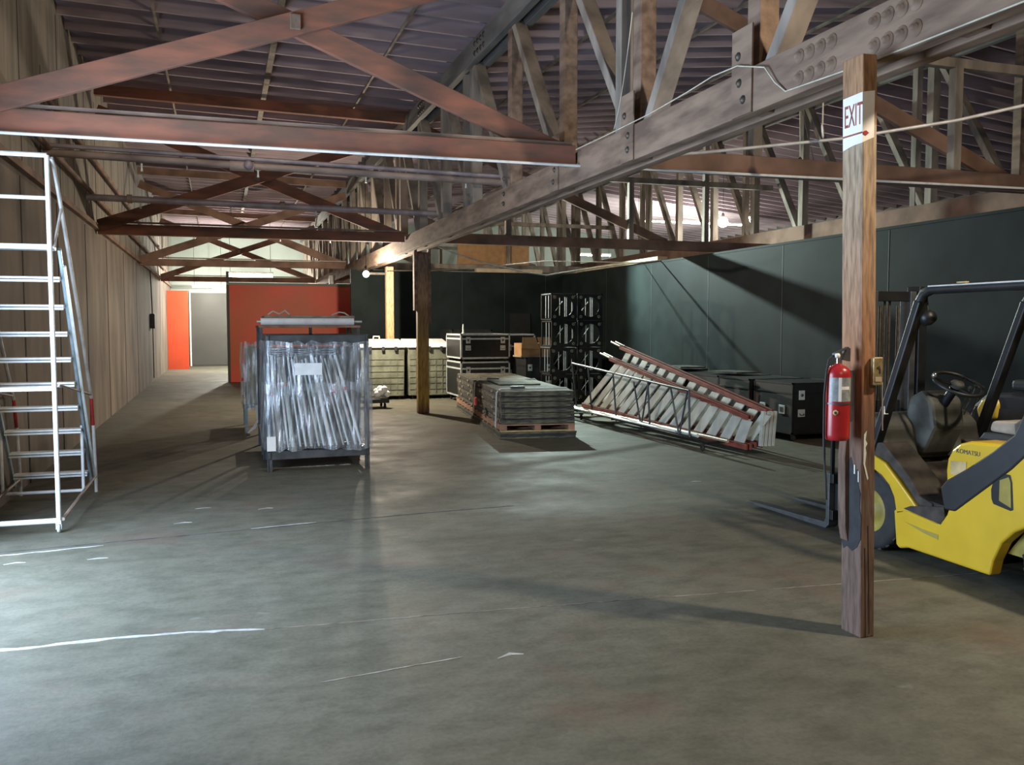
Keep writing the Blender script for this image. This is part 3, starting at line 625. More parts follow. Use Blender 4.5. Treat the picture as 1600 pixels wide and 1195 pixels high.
# low dolly with a white bundle
d = thing('low_dolly', 'low black dolly near the slim post', 'dolly', (2.55, 17.9, 0))
MB().box(0, .72, 0, .6, .12, .2).build('deck', 'black_metal', d, bevel=.01)
for x, y in ((.08, .08), (.64, .08), (.08, .52), (.64, .52)): MB().lathe([(.001, -.02), (.05, -.02), (.06, 0), (.05, .02), (.001, .02)], (x, y, .06), (1, 0, 0), 14).build('wheel', 'rubber', d)
b = MB()
for k in range(7): b.lathe([(.001, .08), (.05, .06), (.085, 0), (.05, -.06), (.001, -.08)], (.2+.07*(k % 4), .1+.09*(k // 3), .09+.05*(k % 3)), (random.uniform(-.3, .3), .2, 1), 10)
tag(b.build('cloth_bundle', 'white_plastic', None, loc=(2.85, 17.95, .201)), 'crumpled white cloth bundle on the low black dolly', 'cloth')

# ------------------------------------------------------------------ grey covered bins
def bin_(x, w, label, lidm):
    t = thing('covered_bin', label, 'bin', (x, 20.1, 0)); D = .78; H = 1.20
    MB().prism([(0, .08), (w, .08), (w+.02, H), (-.02, H)], 0, D, 'y').build('body', 'canvas_grey', t, bevel=.015)
    q = MB(); n = 6
    for i in range(1, n): q.box(w*i/n-.008, w*i/n+.008, -.012, .002, .15, H-.25)
    for j in range(1, 7): q.box(.02, w-.02, -.012, .002, .1+j*.14-.008, .1+j*.14+.008)
    q.build('quilt_ribs', 'canvas_grey', t)
    MB().prism([(-.04, H), (-.04, H+.05), (.10, H+.09), (D+.02, H+.20), (D+.04, H+.05), (D+.04, H)], -.04, w+.04, 'x').build('lid', lidm, t, bevel=.015)
    for i in range(3): MB().box(w*(.2+.3*i)-.03, w*(.2+.3*i)+.03, -.055, -.02, H-.07, H+.03).build('clasp', 'rubber', t, bevel=.004)
    MB().tube([(w*.35, .5, H+.14), (w*.37, .5, H+.26), (w*.5, .5, H+.26), (w*.52, .5, H+.14)], .018, 8).build('lid_handle', 'lid_white', t)
    for a, b2 in ((.1, .1), (w-.1, .1), (.1, D-.1), (w-.1, D-.1)): MB().lathe([(.001, -.02), (.035, -.02), (.04, 0), (.035, .02), (.001, .02)], (a, b2, .04), (1, 0, 0), 12).build('wheel', 'rubber', t)
bin_(3.04, .98, 'dirty grey ribbed bin with pale lid, left of the middle post', 'lid_white')
bin_(4.14, .95, 'grey ribbed bin with bright white lid, right of the middle post', 'white_plastic')

# ------------------------------------------------------------------ road cases
def road_case(name, label, loc, w, d, h, rz=0, edge='alu', body='black_case', lid=.2, casters=.12, group=None, e=.035, side=False, latch='alu'):
    t = thing(name, label, 'case', loc, rz, group); z0 = casters
    MB().box(.006, w-.006, .006, d-.006, z0+.006, z0+h-.006).build('body', body, t, bevel=.004)
    q = MB()
    for z in (z0+e/2, z0+h-e/2):
        for y in (e/2, d-e/2): q.box(0, w, y-e/2, y+e/2, z-e/2, z+e/2)
        for x in (e/2, w-e/2): q.box(x-e/2, x+e/2, 0, d, z-e/2, z+e/2)
    for x in (e/2, w-e/2):
        for y in (e/2, d-e/2): q.box(x-e/2, x+e/2, y-e/2, y+e/2, z0, z0+h)
    q.build('edging', edge, t)
    zl = z0+h*(1-lid)
    q = MB().box(0, w, -.004, .006, zl-e/2, zl+e/2).box(0, w, d-.006, d+.004, zl-e/2, zl+e/2).box(-.004, .006, 0, d, zl-e/2, zl+e/2).box(w-.006, w+.004, 0, d, zl-e/2, zl+e/2)
    q.build('lid_band', edge, t)
    for x in (w*.15, w*.85):
        l = MB().box(x-.05, x+.05, -.012, .0, zl-.10, zl+.04).build('latch', latch, t, bevel=.003)
        MB().lathe([(.001, .012), (.02, .01), (.024, 0)], (x, -.012, zl-.03), (0, -1, 0), 12).build('latch_knob', 'iron', l)
        hh = MB().box(x-.06, x+.06, -.008, .002, z0+h*.34, z0+h*.34+.11).build('handle_plate', latch, t, bevel=.003)
        MB().tube([(x-.035, -.012, z0+h*.34+.05), (x-.03, -.028, z0+h*.34+.03), (x+.03, -.028, z0+h*.34+.03), (x+.035, -.012, z0+h*.34+.05)], .006, 6).build('handle', 'rubber', hh)
    if side:
        for y in (d*.25, d*.75):
            l = MB().box(-.012, 0, y-.07, y+.07, zl-.32, zl-.19).build('side_latch', latch, t, bevel=.003)
            MB().box(-.016, -.012, y-.04, y+.04, zl-.29, zl-.22).build('latch_inset', 'iron', l)
    if casters:
        for x in (.09, w-.09):
            for y in (.09, d-.09):
                c = MB().box(x-.03, x+.03, y-.03, y+.03, z0-.03, z0).build('caster_plate', 'iron', t)
                MB().lathe([(.001, -.018), (casters*.4, -.018), (casters*.45, 0), (casters*.4, .018), (.001, .018)], (x, y, casters*.45), (1, 0, 0), 12).build('wheel', 'rubber', c)
    return t
road_case('road_case', 'black road case with silver edging, lower of the two-high stack', (4.98, 18.6, 0), 1.14, 1.3, .78, casters=.14, edge='alu')
road_case('road_case', 'black road case with silver edging, on top of the two-high stack', (4.98, 18.6, .921), 1.14, 1.3, .55, casters=.06, edge='alu')
road_case('road_case', 'tall black road case behind the silver-edged stack, beside the white-lidded bin', (5.25, 20.4, 0), 1.0, 1.2, 1.5, edge='black_metal')
road_case('road_case', 'silver-edged black case half hidden behind the cardboard box', (6.22, 19.3, 0), .75, 1.0, 1.42, casters=.1)
road_case('road_case', 'low black case carrying the cardboard box', (6.18, 17.7, 0), .07+.55, .9, .93, edge='black_metal', casters=.1)
tag(MB().lathe([(.001, .22), (.012, .2), (.02, .12), (.02, .03), (.035, .02), (.035, 0), (.001, 0)], n=12).build('cone_fitting', 'lid_white', None, loc=(5.08, 18.75, 1.533)), 'small pale upright fitting standing on the top silver-edged case', 'fitting')
cb = thing('cardboard_box', 'open tan cardboard box lying on the black case beside the equipment frames', 'box', (6.13, 17.75, 1.032))
MB().box(0, .66, .1, .6, 0, .30).build('carton', 'cardboard', cb, bevel=.004)
MB().add([(-.04, -.04, .20), (.36, -.05, .18), (.33, .1, .43), (.03, .1, .43), (-.04, -.03, .19), (.36, -.04, .17), (.33, .11, .42), (.03, .11, .42)], [(0, 1, 2, 3), (7, 6, 5, 4), (0, 4, 5, 1), (1, 5, 6, 2), (2, 6, 7, 3), (3, 7, 4, 0)]).add(
    [(.40, -.05, .18), (.68, -.04, .16), (.66, .1, .43), (.37, .1, .43), (.40, -.04, .17), (.68, -.03, .15), (.66, .11, .42), (.37, .11, .42)], [(0, 1, 2, 3), (7, 6, 5, 4), (0, 4, 5, 1), (1, 5, 6, 2), (2, 6, 7, 3), (3, 7, 4, 0)]).build('flap', 'cardboard', cb)
MB().box(-.02, .69, .08, .62, .0, .03).build('base_tape', 'tan_board', cb)
# row of black cases along the right partition
LAB = ['nearest black road case in the row along the right partition, chrome latches on two faces', 'second black road case from the front in the row along the right partition',
       'third black road case from the front in the row along the right partition', 'fourth black road case from the front, behind the red stair sections',
       'fifth black road case from the front, behind the far end of the stair sections', 'last and farthest black road case in the row, beside the equipment frames']
Y = 10.85
for i, L_ in enumerate(LAB):
    w_, d_, h_ = (1.05, .98, .76) if i % 2 == 0 else (1.0, .92, .74+.02*(i % 3))
    road_case('road_case', L_, (7.92-(.04 if i % 2 else 0), Y, 0), w_, d_, h_, edge='black_metal', casters=.11, side=True, group='black cases along the right partition', e=.025, latch='dark_steel' if i else 'alu'); Y += d_+.07+(.04 if i == 2 else 0)
for x, y, z, r_ in ((8.1, 13.2, .87, .2), (8.2, 15.0, .88, -.1)):
    tag(MB().box(-.25, .25, -.35, .35, 0, .03).build('folded_sheet', 'cowl_grey', None, loc=(x+.3, y, z+.025), rot=(0, 0, r_)), 'dull folded sheet lying on the %s black case' % ('third' if y < 14 else 'fifth'), 'sheet')

# ------------------------------------------------------------------ open equipment frames, two columns of four
def eq_frame(loc, label):
    t = thing('equipment_frame', label, 'equipment frame', loc, group='black equipment frames stacked four high in two columns')
    w, d, h = .545, .6, .53
    q = MB(); e = .03
    for z in (e/2, h-e/2):
        for y in (e/2, d-e/2): q.box(0, w, y-e/2, y+e/2, z-e/2, z+e/2)
        for x in (e/2, w-e/2): q.box(x-e/2, x+e/2, 0, d, z-e/2, z+e/2)
    for x in (e/2, w-e/2):
        for y in (e/2, d-e/2): q.box(x-e/2, x+e/2, y-e/2, y+e/2, 0, h)
    q.build('frame', 'black_metal', t, bevel=.004)
    # front plate with a large round opening
    n = 24; c = (w/2, h/2); R = .20; vs = []
    for k in range(n):
        a = 2*PI*k/n + PI/n; ux, uz = math.cos(a), math.sin(a); s_ = min((w/2-.012)/max(abs(ux), 1e-6), (h/2-.012)/max(abs(uz), 1e-6))
        for y in (.004, .016): vs += [(c[0]+ux*R, y, c[1]+uz*R), (c[0]+ux*s_, y, c[1]+uz*s_)]
    fs = []
    for k in range(n):
        a, b = 4*k, 4*((k+1) % n); fs += [(a, a+1, b+1, b), (a+2, b+2, b+3, a+3), (a, b, b+2, a+2), (a+1, a+3, b+3, b+1)]
    MB().add(vs, fs).build('front_plate', 'black_metal', t)
    for x in (.075, w-.075):
        for z in (.07, h-.07): MB().lathe([(.008, .006), (.012, .012), (.028, .010), (.034, 0)], (x, .004, z), (0, -1, 0), 14).build('corner_disc', 'corner_dot', t)
    for x, y, r in ((.36, .16, .007), (.41, .2, .006), (.30, .3, .006)): MB().tube([(x, y, .03), (x, y, h-.03)], r, 8).build('chrome_rod', 'alu', t)
    MB().tube([(.15, .25, .14), (.36, .3, .38)], .007, 6).build('brace', 'dark_steel', t)
    MB().tube([(-.001, .14, .04), (-.001, .14, h-.04)], .009, 8).tube([(-.001, .3, .04), (-.001, .3, h-.04)], .009, 8).build('side_rod', 'alu', t)
    MB().prism([(.33, .03), (.515, .03), (.515, .22)], .02, .03, 'y').build('corner_web', 'cowl_grey', t)
    return t
RW = ['bottom', 'second', 'third', 'top']
e0 = None
for ci, x in enumerate((6.27, 6.84)):
    for k in range(4):
        lab = '%s black equipment frame with round opening in the %s column' % ({'bottom': 'bottom', 'second': 'second-lowest', 'third': 'second-highest', 'top': 'top'}[RW[k]], ('left', 'right')[ci])
        L_ = (x-.02*(ci == 0 and k == 1), 16.4+.03*(k % 2), .2+.541*k)
        if e0 is None: e0 = eq_frame(L_, lab)
        else: dup(e0, loc=L_, label=lab)
d = thing('dolly', 'black wheeled dolly under the two columns of equipment frames', 'dolly', (6.22, 16.36, 0))
MB().box(0, 1.22, 0, .7, .12, .198).build('deck', 'black_metal', d, bevel=.01)
for x, y in ((.1, .1), (1.12, .1), (.1, .6), (1.12, .6)): MB().lathe([(.001, -.02), (.05, -.02), (.06, 0), (.05, .02), (.001, .02)], (x, y, .06), (1, 0, 0), 14).build('wheel', 'rubber', d)

# ------------------------------------------------------------------ platforms strapped on a pallet
AZ = math.radians(-7.5)
pl = thing('pallet', 'wooden pallet under the strapped stack of platforms', 'pallet', (3.98, 12.55, .101), AZ)
PW, PL = 1.16, 5.3
for x in (0, PW/2-.05, PW-.1): MB().box(x, x+.1, .02, PL, .02, .095).build('stringer', 'pallet_wood', pl, bevel=.003)
for i in range(14): MB().box(0, PW, .0+i*.4, .10+i*.4, .0, .02).build('bottom_board', 'pallet_light' if i == 0 else 'pallet_wood', pl)
for i in range(14): MB().box(0, PW, .0+i*.4, .14+i*.4, .095, .114).build('top_board', 'pallet_wood', pl)
for i in range(3):
    o = tag(MB().box(0, 1.18, 0, 5.2, 0, .03).build('plywood_sheet', ('platform_wood', 'platform_dark', 'platform_wood')[i], None, loc=(3.95+.015*i, 12.50+.02*i, .003+.0325*i), rot=(0, 0, AZ)), '%s dark plywood sheet on the floor under the pallet' % ('lowest', 'middle', 'uppermost')[i], 'plywood sheet', 'plywood sheets under the pallet')
for i in range(6):
    t = thing('stage_platform', '%s dark wooden platform in the strapped stack on the pallet' % ('lowest', 'second-lowest', 'third-lowest', 'third-highest', 'second-highest', 'topmost')[i], 'platform', (3.99+random.uniform(-.012, .012), 12.55+random.uniform(-.03, .03), .217+.084*i), AZ, 'platforms strapped on the pallet')
    w, L = 1.13, 5.2
    MB().box(0, w, 0, L, .062, .081).build('deck_board', 'platform_wood' if i % 2 else 'platform_dark', t, bevel=.003)
    for q in ((0, .05, 0, L), (w-.05, w, 0, L)): MB().box(q[0], q[1], q[2], q[3], 0, .061).build('side_rail', 'platform_dark' if i % 2 else 'platform_wood', t, bevel=.006)
    for y in (0, 1.3, 2.55, 3.8, L-.05): MB().box(.051, w-.051, y, y+.05, .004, .061).build('cross_rail', 'platform_wood', t, bevel=.006)
    for y in (.35, 1.7, 3.1, 4.3): MB().box(-.012, .0, y+.2*(i % 3), y+.16+.2*(i % 3), .012, .045).build('edge_plate', 'seat_dusty', t)
for yy, nm in ((.28, 'nearer'), (2.6, 'farther')):
    s_ = thing('strap', '%s white strap round the platform stack' % nm, 'strap', (3.99, 12.55, .0), AZ)
    MB().tube([(-.05, yy-.05, .15), (-.03, yy, .45), (-.02, yy+.01, .68), (.05, yy+.04, .735), (1.1, yy+.1, .735), (1.15, yy+.1, .70), (1.15, yy+.08, .2)], .013, 6).build('webbing', 'strap_white', s_)
    MB().box(.2, .42, yy, yy+.1, .735, .775).build('buckle', 'dark_steel', s_, bevel=.008)
tag(MB().box(-.03, 0, 0, .16, 0, .13).build('red_tag', 'tape_red', None, loc=(4.10, 14.25, .36), rot=(0, 0, AZ)), 'red tag on the side of the strapped platform stack', 'tag')
tag(MB().box(0, .7, 0, 2.2, 0, .02).build('flat_sheet', 'platform_wood', None, loc=(4.35, 13.8, .723), rot=(0, 0, AZ)), 'grey-green sheet lying on top of the platform stack', 'sheet')

# ------------------------------------------------------------------ stair sections on a wheeled frame
cart = thing('stair_cart', 'low black tubular cart carrying the red and grey stair sections', 'cart', (6.15, 9.9, 0))
q = lambda a, b, r=.016: MB().tube([a, b], r, 8)
A0, A1 = Vector((.05, .4, .13)), Vector((.05, 5.0, .18))
q(A0, A1, .02).build('base_rail', 'black_metal', cart); q((.75, .4, .13), (.75, 5.0, .18), .02).build('base_rail', 'black_metal', cart)
for y in (.4, 2.0, 3.5, 5.0): q((.05, y, .14), (.75, y, .14)).build('cross_tube', 'black_metal', cart)
q((.03, .9, .80), (-.05, 5.0, 1.02), .018).build('top_rail', 'dark_steel', cart)
for y, h in ((.9, .80), (2.1, .86), (3.3, .93), (4.3, .97), (5.0, 1.02)): q((.05, y, .13), (.03-.02*(y-.9), y, h)).build('upright', 'dark_steel', cart)
for y in (1.2, 2.4): q((.04, y+.25, .82), (.05, y, .13), .014).build('brace', 'dark_steel', cart); q((.04, y-.25, .82), (.05, y, .13), .014).build('brace', 'dark_steel', cart)
for x in (.05, .75):
    for y in (.55, 4.8):
        c = MB().box(x-.03, x+.03, y-.03, y+.03, .09, .12).build('caster_plate', 'iron', cart)
        MB().lathe([(.001, -.015), (.04, -.015), (.05, 0), (.04, .015), (.001, .015)], (x, y, .05), (1, 0, 0), 14).build('wheel', 'rubber', cart)
def stair(loc, label, n, B0, B1, T0, T1, m, wid, ends=True):
    # B0..B1 lower stringer (near to far), T0..T1 upper stringer; plates between lean towards the camera at the top
    t = thing('stair_section', label, 'stair section', loc, group='grey-treaded stair sections on the cart')
    B0, B1, T0, T1 = map(Vector, (B0, B1, T0, T1))
    for dx in (0, wid):
        o = Vector((dx, 0, 0))
        MB().bar(B0+o, B1+o, .035, .075).build('stringer', 'stair_red', t, bevel=.004); MB().bar(T0+o, T1+o, .035, .06).build('stringer', 'stair_red', t, bevel=.004)
    for i in range(n):
        f = (i+.5)/n; b = B0.lerp(B1, f)+Vector((0, 0, .045)); tp = T0.lerp(T1, max(0, f-.045))+Vector((0, 0, -.035))
        sx = Vector((wid*.5, 0, 0)); dl = (B1-B0).normalized()
        mb = MB(); wv = dl*.105; tv = Vector((wid*.92, 0, 0)); oo = Vector((-.012, 0, 0))
        vs = [b+oo-wv, b+oo+wv, tp+oo+wv, tp+oo-wv, b+oo-wv+Vector((.02, 0, 0)), b+oo+wv+Vector((.02, 0, 0)), tp+oo+wv+Vector((.02, 0, 0)), tp+oo-wv+Vector((.02, 0, 0))]
        mb.add(vs, [(0, 1, 2, 3), (7, 6, 5, 4), (0, 4, 5, 1), (1, 5, 6, 2), (2, 6, 7, 3), (3, 7, 4, 0)])
        mb.build('tread', m, t, bevel=.004)
    for P, Q in ((T0, T1),):
        d_ = (Q-P).normalized()
        for dx in (0, wid): MB().tube([Q+Vector((dx, 0, .02)), Q+d_*.38+Vector((dx, 0, .03))], .018, 8).build('rail_tube', 'tube_tan', t)
    return t
stair((6.32, 9.9, 0), 'front stair section with wide grey treads between red stringers', 15, (.18, -.05, .12), (-.14, 4.7, .28), (.22, .0, .50), (.12, 4.1, 1.13), 'tread_grey', .07)
stair((6.62, 9.9, 0), 'rear stair section with smaller treads, its red rail above the front one', 14, (.02, -.05, .14), (-.12, 4.7, .30), (.14, -.1, .58), (.16, 4.4, 1.32), 'tread_grey', .09)
for i in range(4):
    tag(MB().box(-.022, .022, -.03, .03, 0, .46).build('tread_plate', 'tread_grey', None, bevel=.003, loc=(6.68+.056*i, 9.80, .13), rot=(-.06, .12, 0)), 'pale tread plate standing at the near end of the stair cart', 'plate', 'loose tread plates at the near end of the stair cart')
for i, (a, b, r, m) in enumerate((((6.34, 10.05, .18), (6.16, 15.4, .215), .022, 'tube_tan'), ((6.27, 10.7, .18), (6.08, 15.2, .215), .028, 'lid_white'), ((6.20, 11.2, .18), (6.02, 15.6, .215), .018, 'alu'))):
    a = Vector(a); b = Vector(b)
    o = MB().tube([(0, 0, 0), b-a], r, 12).build('loose_pipe', m, None, loc=tuple(a)); tag(o, ('thick tan pipe lying along the bottom of the stair cart', 'white pipe lying along the bottom of the stair cart', 'thin silver pipe on the outer edge of the stair cart')[i], 'pipe')

# ------------------------------------------------------------------ fire extinguisher
e = thing('fire_extinguisher', 'red fire extinguisher hung on the left face of the near post', 'fire extinguisher', (3.133, 3.90, 1.09)); e.scale = (.95, .95, .98)
MB().lathe([(.001, 0), (.058, .0), (.066, .012), (.068, .03), (.068, .36), (.062, .385), (.045, .402), (.022, .412), (.02, .42), (.001, .42)], n=28).build('cylinder', 'ext_red', e)
def arcband(a0, a1, z0, z1, r, m, name, n=14):
    vs = []
    for i in range(n+1):
        a = a0+(a1-a0)*i/n; vs += [(r*math.cos(a), r*math.sin(a), z0), (r*math.cos(a), r*math.sin(a), z1)]
    return MB().add(vs, [(2*i, 2*i+2, 2*i+3, 2*i+1) for i in range(n)], True).build(name, m, e)
arcband(-2.95, -.9, .215, .345, .0687, 'ext_label', 'label'); arcband(-1.95, -1.25, .28, .297, .0692, 'white_plastic', 'label_stripe'); arcband(-2.2, -1.95, .215, .345, .0692, 'white_plastic', 'label_stripe')
MB().lathe([(.001, .003), (.016, .003), (.016, 0)], (-.050, -.047, .155), (-.72, -.69, 0), 6).build('round_sticker', 'pallet_light', e); MB().lathe([(.001, .0045), (.007, .0045), (.007, .003)], (-.050, -.047, .155), (-.72, -.69, 0), 10).build('sticker_mark', 'rubber', e)
arcband(-PI, PI, .198, .208, .0705, 'dark_steel', 'mounting_band', 32); MB().box(.066, .09, -.02, .02, .1, .38).build('wall_bracket', 'dark_steel', e)
MB().tube([(0, 0, .41), (0, 0, .455)], .014, 10).box(-.035, .02, -.012, .012, .45, .475).build('valve_body', 'chrome', e)
MB().bar((-.03, 0, .475), (.06, 0, .505), .022, .008).build('lever', 'dark_steel', e); MB().bar((-.02, 0, .452), (.065, 0, .440), .022, .008).build('carry_handle', 'chrome', e)
MB().prism([(.02, .44), (.07, .43), (.07, .50), (.05, .51)], -.012, .012, 'y').build('discharge_horn', 'dark_steel', e)
MB().lathe([(.001, .012), (.014, .01), (.014, 0)], (-.02, -.012, .462), (0, -1, 0), 12).build('gauge', 'white_plastic', e)
MB().tube([(-.035, 0, .462), (-.065, .0, .44), (-.078, 0, .38), (-.082, .01, .25), (-.080, .01, .03), (-.074, .01, -.10), (-.06, .01, -.22), (-.055, .01, -.33)], .007, 8).build('hose', 'rubber', e)

# ------------------------------------------------------------------ forklift (built in place, nose away from the camera)
f = thing('forklift', 'yellow and black forklift parked right of the near post, forks on the floor', 'forklift', (4.65, 5.2, 0))
O = 5.2
def P2(pts): return [(y-O, z) for y, z in pts]
side = P2([(5.15, .36), (5.12, .11), (5.09, .085), (5.0, .11), (4.29, .10), (4.27, .20), (4.21, .33), (4.12, .42), (4.0, .49), (3.85, .52), (3.70, .49), (3.56, .40), (3.48, .28), (3.46, .2), (3.2, .2), (3.08, .35), (3.04, .9), (3.12, .98), (3.5, 1.02), (4.06, .95), (4.2, .87), (4.62, .53), (4.66, .42), (4.72, .345), (5.06, .385)])
MB().prism(side, 0, .10, 'x').build('side_panel', 'yellow_paint', f, bevel=.018, seg=3); MB().prism(side, .95, 1.05, 'x').build('side_panel', 'yellow_paint', f, bevel=.018, seg=3)
fen = P2([(5.62, .74), (5.42, .745), (5.25, .69), (5.10, .57), (4.90, .40), (5.12, .33), (5.15, .45), (5.2, .53), (5.28, .59), (5.42, .645), (5.62, .66)])
for a, b in ((.0, .24), (.81, 1.05)): MB().prism(fen, a, b, 'x').build('front_fender', 'yellow_paint', f, bevel=.012)
MB().prism(P2([(5.3, .18), (5.5, .3), (5.5, .62), (5.3, .56), (5.1, .38), (4.7, .335), (4.6, .45), (4.3, .16)]), .11, .94, 'x').build('chassis', 'black_metal', f, bevel=.01)
MB().prism(P2([(3.1, .3), (3.45, .28), (3.6, .5), (4.1, .52), (4.25, .5), (4.25, .85), (3.5, .98), (3.12, .96)]), .10, .95, 'x').build('counterweight', 'yellow_paint', f, bevel=.02)
for a, b in ((.015, .26), (.79, 1.035)): MB().prism(P2([(5.48, .752), (5.25, .70), (5.09, .585), (4.93, .44), (4.80, .42), (4.80, .47), (4.92, .50), (5.02, .62), (5.2, .76), (5.3, .83), (5.48, .82)]), a, b, 'x').build('fender_mat', 'floor_mat', f, bevel=.01)
# side-panel pocket as flat plates, its inner shade put into their colour
pk = MB().prism(P2([(4.295, .60), (4.30, .66), (4.285, .715), (4.26, .735), (4.20, .775), (4.16, .775), (4.145, .73), (4.13, .56), (4.15, .55), (4.28, .57)]), -.003, .02, 'x').build('dark_slot_plate', 'black_metal', f, bevel=.002)
MB().prism(P2([(4.235, .60), (4.235, .73), (4.17, .76), (4.155, .73), (4.145, .57)]), -.005, -.0035, 'x').build('shaded_lining_plate', 'yellow_dark', pk)
hood = P2([(4.70, .60), (4.71, .72), (4.70, .80), (4.66, .87), (4.60, .915), (4.52, .94), (4.1, .96), (3.95, .95), (3.95, .8), (4.3, .6)])
MB().prism(hood, .03, 1.02, 'x').build('engine_hood', 'yellow_paint', f, bevel=.03, seg=4)
text_mesh('maker_lettering', 'KOMATSU', .042, 'dark_steel', f, Matrix(((0, 0, -1, .028), (-1, 0, 0, 4.52-O), (0, 1, 0, .865), (0, 0, 0, 1))))
MB().prism(P2([(4.66, .70), (4.66, .79), (4.53, .80), (4.53, .70)]), .026, .0295, 'x').build('decal', 'pallet_light', f)
dc = MB().prism(P2([(5.03, .295), (4.86, .255), (4.72, .235), (4.72, .27), (4.88, .28)]), -.0025, -.0005, 'x').build('worn_decal', 'yellow_dark', f)
# floor, cowl and column
MB().prism(P2([(4.70, .40), (5.10, .42), (5.45, .66), (5.45, .72), (5.06, .50), (4.70, .47)]), .03, 1.0, 'x').build('floor_plate', 'floor_mat', f, bevel=.006)
MB().prism(P2([(4.68, .42), (4.70, .62), (4.60, .75), (4.55, .60)]), .04, 1.0, 'x').build('hood_front', 'floor_mat', f)
MB().prism(P2([(4.705, .345), (5.05, .388), (4.98, .42), (4.68, .47), (4.67, .40)]), -.001, .2, 'x').build('step_plate', 'floor_mat', f)
MB().prism(P2([(5.30, .70), (5.36, .95), (5.46, 1.04), (5.66, 1.02), (5.70, .74), (5.5, .68)]), .06, .99, 'x').build('front_cowl', 'cowl_grey', f, bevel=.03)
MB().prism(P2([(5.16, .95), (5.20, 1.15), (5.30, 1.22), (5.42, 1.16), (5.46, .98), (5.4, .75), (5.28, .72)]), .36, .66, 'x').build('dash_console', 'cowl_grey', f, bevel=.03)
MB().tube([(.50, 5.32-O, .98), (.50, 5.12-O, 1.24)], .035, 12).build('steering_column', 'black_metal', f)
sw = thing('steering_wheel', None, None); sw.parent = f
bpy.data.objects.remove(sw)
wc = Vector((.50, 5.09-O, 1.275)); ax = Vector((0, -.50, 1)).normalized(); ua = Vector((1, 0, 0)); ub = ax.cross(ua)
ring = [wc + (ua*math.cos(2*PI*k/32)+ub*math.sin(2*PI*k/32))*.175 for k in range(33)]
swm = MB().tube(ring, .014, 8).build('steering_wheel', 'black_case', f)
for k in (0, 2, 4): MB().bar(wc-ax*.02, wc+(ua*math.cos(PI*k/3+.5)+ub*math.sin(PI*k/3+.5))*.175, .03, .01, ax).build('spoke', 'black_metal', swm)
MB().lathe([(.001, .02), (.04, .015), (.05, 0), (.04, -.03)], wc, ax, 16).build('wheel_hub', 'cowl_grey', swm)
MB().lathe([(.001, .05), (.016, .045), (.02, .02), (.012, 0)], wc+ua*-.15+ub*.09, ax, 10).build('spinner_knob', 'chrome', swm)
for x, l in ((.72, .2), (.78, .22), (.84, .2)): 
    lv = MB().tube([(x, 5.3-O, 1.02), (x+.01, 5.2-O, 1.02+l)], .006, 6).build('hydraulic_lever', 'iron', f); MB().lathe([(.001, .02), (.014, .012), (.014, -.01), (.001, -.02)], (x+.01, 5.2-O, 1.03+l), n=10).build('lever_knob', 'rubber', lv)
# seat
st = MB().prism(P2([(4.62, .985), (4.60, 1.06), (4.1, 1.09), (4.05, 1.0), (4.1, .97)]), .30, .80, 'x').build('seat', 'seat_dusty', f, bevel=.025, seg=3)
MB().prism(P2([(4.66, .93), (4.62, .98), (4.05, .98), (4.05, .93)]), .26, .84, 'x').build('seat_base', 'seat_black', f, bevel=.01)
MB().prism(P2([(4.10, 1.05), (3.93, 1.5), (3.85, 1.5), (3.98, 1.02)]), .32, .78, 'x').build('seat_back', 'seat_black', f, bevel=.03, seg=3)
MB().tube([(.22, 4.30-O, .95), (.22, 4.32-O, 1.06), (.26, 4.28-O, 1.10)], .02, 8).build('seat_switch', 'cowl_grey', f)
# overhead guard
for x in (.035, 1.015):
    MB().bar((x, 5.42-O, .72), (x, 4.98-O, 1.88), .06, .075, (1, 0, 0)).build('guard_front_leg', 'black_metal', f, bevel=.01)
    MB().prism(P2([(4.71, .60), (4.67, .455), (4.58, .46), (4.15, .81), (4.00, .96), (3.93, 1.15), (3.90, 1.9), (4.02, 1.9), (4.06, 1.2), (4.14, 1.03), (4.3, .90), (4.5, .76), (4.66, .66)]), x-.045, x+.03, 'x').build('guard_rear_leg', 'black_case', f, bevel=.012)
    MB().tube([(x, 4.99-O, 1.87), (x, 4.95-O, 1.93), (x, 4.88-O, 1.955), (x, 3.95-O, 1.955), (x, 3.9-O, 1.9)], .036, 10).build('guard_side_rail', 'black_metal', f)
for y in (4.86, 4.68, 4.5, 4.32, 4.14, 3.97): MB().box(.035, 1.015, y-O-.012, y-O+.012, 1.955, 1.985).build('guard_roof_bar', 'black_metal', f)
MB().tube([(.0, 4.88-O, 1.975), (.0, 3.95-O, 1.975)], .006, 6).build('guard_trim', 'alu', f); MB().box(-.004, .03, 4.56-O, 4.63-O, 1.985, 1.995).build('guard_tag', 'pallet_light', f)
MB().prism([(-.008, 1.05), (.03, 1.05), (.03, 1.11), (-.008, 1.11)], 5.262-O-.001, 5.262-O+.002, 'y').build('leg_sticker', 'white_plastic', f)
hl = MB().lathe([(.001, -.05), (.04, -.045), (.055, -.01), (.058, .03), (.05, .032)], (.10, 4.98-O, 1.76), (0, 1, -.1), 18).build('headlight', 'black_metal', f); MB().lathe([(.001, .02), (.05, .03)], (.10, 4.98-O, 1.76), (0, 1, -.1), 18).build('lens', 'alu', hl)
MB().tube([(.10, 4.98-O, 1.80), (.08, 4.98-O, 1.92)], .01, 6).build('headlight_stalk', 'iron', f)
